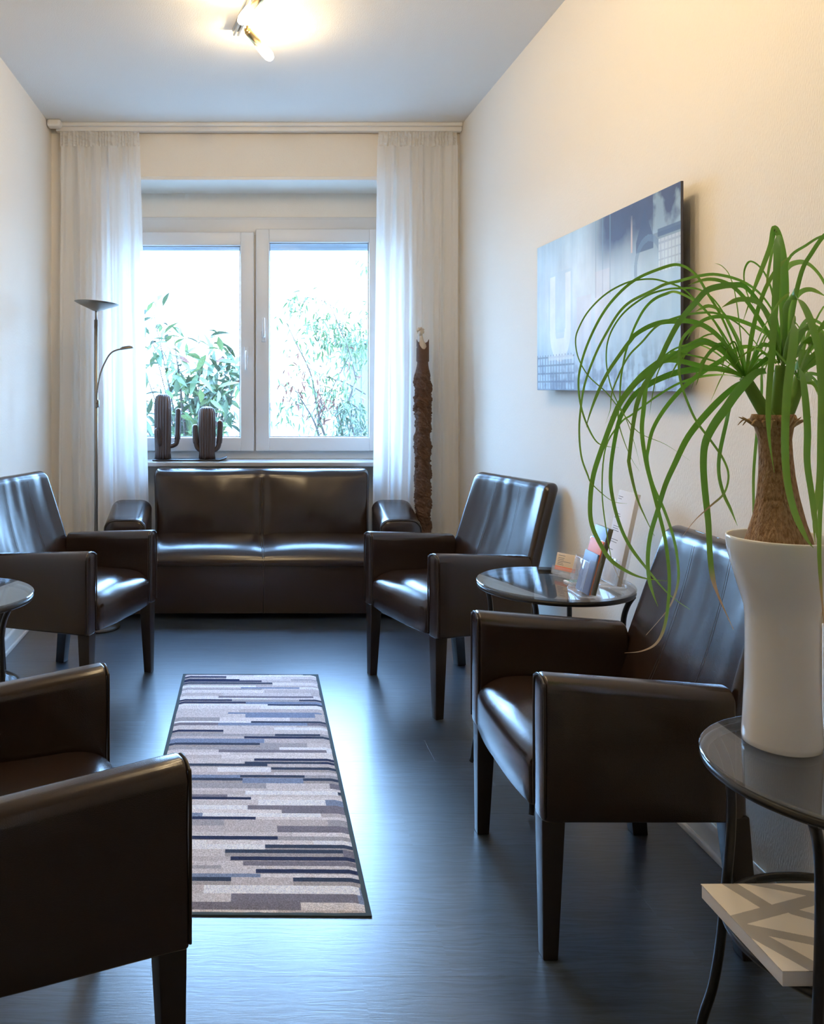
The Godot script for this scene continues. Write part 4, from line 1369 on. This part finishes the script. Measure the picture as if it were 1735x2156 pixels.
func table_things() -> void:
	var Y := 0.6502
	# business cards in a clear holder
	var p := Vector3(1.075, Y, -2.945)
	var ca := thing("business_card_stack", "stack of cream business cards with orange band in clear holder", "business cards", p, deg_to_rad(-60.0))
	var tl := Basis(Vector3.RIGHT, deg_to_rad(-14.0))
	obj("cards", slab(Vector3(0, 0.0445, 0.0), Vector3(0.084, 0.058, 0.014), tl, 0.001), M.card_cream, ca)
	obj("orange_band", slab(Vector3(0, 0.0445, 0.0) + tl * Vector3(0, -0.0215, 0.0072), Vector3(0.0835, 0.013, 0.0006), tl, 0.0002), M.orange_print, ca)
	text_rows(ca, Vector3(0, 0.0445, 0) + tl * Vector3(0, 0, 0.0073), tl, 0.084, [[0.021, 0.32, 0.1], [0.013, 0.3, 0.1], [0.0075, 0.28, 0.1], [0.002, 0.62, 0.1], [-0.0035, 0.26, 0.1], [-0.009, 0.3, 0.1]], 0.0016)
	var ho := thing("card_holder", "small clear acrylic holder for the cream business cards", "card holder", p, deg_to_rad(-60.0))
	var st := begin()
	bx(st, Vector3(-0.049, 0.0, -0.03), Vector3(0.049, 0.003, 0.03), 0.001)
	obj("foot_plate", st, M.acrylic, ho)
	obj("back_plate", slab(Vector3(0, 0.03, -0.0125), Vector3(0.096, 0.06, 0.0025), tl), M.acrylic, ho)
	obj("front_lip", slab(Vector3(0, 0.018, 0.0185), Vector3(0.096, 0.026, 0.0025), tl), M.acrylic, ho)
	for s in [-1, 1]:
		obj("side_plate", slab(Vector3(s * 0.047, 0.017, 0.003), Vector3(0.0025, 0.03, 0.034), tl), M.acrylic, ho)
	# single green card lying on the glass
	var g := thing("green_card", "small green and white card lying flat on the leaflet table", "card", wp(1212, 1222, 2.85) * Vector3(1, 0, 1) + Vector3(0, Y, 0), deg_to_rad(8.0))
	st = begin()
	bx(st, Vector3(-0.03, 0, -0.022), Vector3(0.03, 0.006, 0.022), 0.0006)
	obj("card", st, M.paper, g)
	st = begin()
	bx(st, Vector3(-0.024, 0.0055, -0.020), Vector3(0.029, 0.0066, 0.018), 0.0003)
	obj("printed_face", st, mat("green_print", lin(0.05, 0.22, 0.13), 0.35), g)
	# brochure holder seen from its side
	var q := Vector3(1.026, Y, -2.70)
	var yw := deg_to_rad(-90.0)
	var lean := Basis(Vector3.RIGHT, deg_to_rad(-15.0))
	var bh := thing("brochure_holder", "clear acrylic brochure holder near the rim of the leaflet table", "brochure holder", q, yw)
	st = begin()
	bx(st, Vector3(-0.056, 0, -0.045), Vector3(0.056, 0.003, 0.02), 0.001)
	obj("foot_plate", st, M.acrylic, bh)
	obj("back_plate", slab(Vector3(0, 0.085, -0.032), Vector3(0.11, 0.17, 0.003), lean), M.acrylic, bh)
	obj("front_plate", slab(Vector3(0, 0.055, 0.006), Vector3(0.11, 0.105, 0.003), lean), M.acrylic, bh)
	for s in [-1, 1]:
		obj("side_plate", slab(Vector3(s * 0.054, 0.06, -0.012), Vector3(0.003, 0.10, 0.036), lean), M.acrylic, bh)
	for k in 3:
		var names := ["olive edged brochure, the tallest in the clear holder", "orange leaflet in the clear brochure holder", "blue fronted leaflet at the front of the clear brochure holder"]
		var ht: float = [0.205, 0.165, 0.125][k]
		var th: float = [0.014, 0.003, 0.004][k]
		var zc: float = [-0.02, -0.0095, -0.004][k]
		var br := thing("brochure", names[k], "brochure", q, yw, "brochures in the clear holder")
		obj("pages", slab(lean * Vector3(0, ht * 0.5, 0) + Vector3(0, 0.006, zc), Vector3(0.098, ht, th), lean), [M.olive_board, M.orange_print, M.blue_print][k], br)
		obj("cover", slab(lean * Vector3(0, ht * 0.5, th * 0.5 + 0.0004) + Vector3(0, 0.006, zc), Vector3(0.096, ht * 0.98, 0.0008), lean, 0.0002), [M.blue_print, M.orange_print, M.blue_print][k], br)
	# tall white leaflet in a stand
	var w := Vector3(1.158, Y, -2.80)
	var ya := deg_to_rad(-90.0)
	var ln := Basis(Vector3.RIGHT, deg_to_rad(-12.0))
	var lh := thing("leaflet_stand", "clear acrylic stand holding the tall white leaflet by the wall", "leaflet stand", w, ya)
	st = begin()
	lathe(st, [[0.0, 0.0], [0.042, 0.0], [0.043, 0.003], [0.042, 0.006], [0.0, 0.006]], Vector3(0, 0, -0.006), 32)
	obj("foot_plate", st, M.acrylic, lh)
	obj("front_plate", slab(ln * Vector3(0, 0.045, 0.014) + Vector3(0, 0.006, 0), Vector3(0.128, 0.08, 0.003), ln), M.acrylic, lh)
	obj("back_plate", slab(ln * Vector3(0, 0.07, -0.014) + Vector3(0, 0.006, 0), Vector3(0.128, 0.13, 0.003), ln), M.acrylic, lh)
	var le := thing("leaflet", "tall white printed leaflet leaning in its stand by the right wall", "leaflet", w, ya)
	var lc := ln * Vector3(0, 0.15, 0.0) + Vector3(0, 0.008, 0)
	obj("pages", slab(lc, Vector3(0.125, 0.29, 0.014), ln), M.paper, le)
	text_rows(le, lc + ln * Vector3(0, 0, 0.0073), ln, 0.125, [[0.125, 0.26, 0.05], [0.118, 0.2, 0.05], [0.07, 0.3, 0.05], [0.063, 0.34, 0.05], [0.056, 0.28, 0.05], [0.03, 0.34, 0.1], [0.023, 0.3, 0.1], [0.016, 0.36, 0.1], [-0.012, 0.4, 0.12], [-0.02, 0.36, 0.12], [-0.045, 0.3, 0.05]], 0.002)
	# printed leaflet in a clear stand behind the pot
	var v := Vector3(1.10, Y, -1.60)
	var ls := thing("leaflet_stand", "clear acrylic stand half hidden behind the white plant pot", "leaflet stand", v, deg_to_rad(-12.0))
	st = begin()
	bx(st, Vector3(-0.055, 0, -0.03), Vector3(0.055, 0.004, 0.03), 0.001)
	obj("foot_plate", st, M.acrylic, ls)
	obj("front_plate", slab(Vector3(0, 0.03, 0.014), Vector3(0.108, 0.05, 0.003), Basis()), M.acrylic, ls)
	var l2 := thing("leaflet", "colour printed leaflet with blue and orange bands behind the plant pot", "leaflet", v, deg_to_rad(-12.0))
	obj("pages", slab(Vector3(0, 0.105, 0), Vector3(0.1, 0.19, 0.008), Basis()), M.paper, l2)
	for b in [[0.10, 0.034, M.blue_print], [0.078, 0.012, M.grey_ink], [0.066, 0.011, M.orange_print]]:
		obj("printed_band", slab(Vector3(0, b[0], 0.0043), Vector3(0.0995, b[1], 0.0006), Basis(), 0.0002), b[2], l2)
	st = begin()
	for k in 5:
		rbox(st, Vector3(0, 0.125 + k * 0.008, 0.0043), Vector3(0.094, 0.003, 0.0006), Vector3.ONE * 0.0001, Vector3.ZERO, Vector3i(1, 1, 1), null, 1)
	obj("printed_lines", st, M.grey_ink, l2)
	# book on the lower shelf
	var bk := thing("book", "square white book with grey bars on the lower shelf of the foreground table", "book", Vector3(0.955, 0.3665, -1.4705), deg_to_rad(0.5))
	st = begin()
	bx(st, Vector3(-0.135, 0.0, -0.1175), Vector3(0.135, 0.0235, 0.1175), 0.0012)
	obj("page_block", st, M.paper, bk)
	st = begin()
	var qq := [Vector3(-0.136, 0.0246, -0.1185), Vector3(0.136, 0.0246, -0.1185), Vector3(0.136, 0.0246, 0.1185), Vector3(-0.136, 0.0246, 0.1185)]
	var uv := [Vector2(0, 0), Vector2(1, 0), Vector2(1, 1), Vector2(0, 1)]
	var lo := []
	for a in qq:
		lo.append(a - Vector3(0, 0.0014, 0))
	st.set_smooth_group(-1)
	for k in [0, 1, 2, 0, 2, 3]:
		st.set_uv(uv[k])
		st.add_vertex(qq[k])
	for k in 4:
		var k2 := (k + 1) % 4
		for e in [[lo[k], k], [lo[k2], k2], [qq[k2], k2], [lo[k], k], [qq[k2], k2], [qq[k], k]]:
			st.set_uv(uv[e[1]])
			st.add_vertex(e[0])
	var im := Image.create(256, 224, false, Image.FORMAT_RGB8)
	var bars := [[Vector2(0.26, -0.06), Vector2(1.1, 0.36), 0.04], [Vector2(0.17, -0.06), Vector2(0.29, 0.33), 0.05], [Vector2(-0.08, 0.49), Vector2(1.1, 0.02), 0.055], [Vector2(-0.08, 0.49), Vector2(1.1, 1.06), 0.048], [Vector2(-0.03, 0.46), Vector2(0.26, 1.1), 0.055], [Vector2(0.42, 0.36), Vector2(1.1, 0.86), 0.045]]
	for y in 224:
		for x in 256:
			var u := Vector2(x / 256.0, y / 224.0)
			var c := lin(0.84, 0.79, 0.7)
			for br in bars:
				var ab: Vector2 = br[1] - br[0]
				var tt := clampf((u - br[0]).dot(ab) / ab.length_squared(), 0, 1)
				if (u - br[0] - ab * tt).length() < br[2]:
					c = lin(0.42, 0.40, 0.37)
			im.set_pixel(x, y, c)
	var m := mat("book_cover", Color.WHITE, 0.45)
	m.albedo_texture = ImageTexture.create_from_image(im)
	obj("cover", st, m, bk)
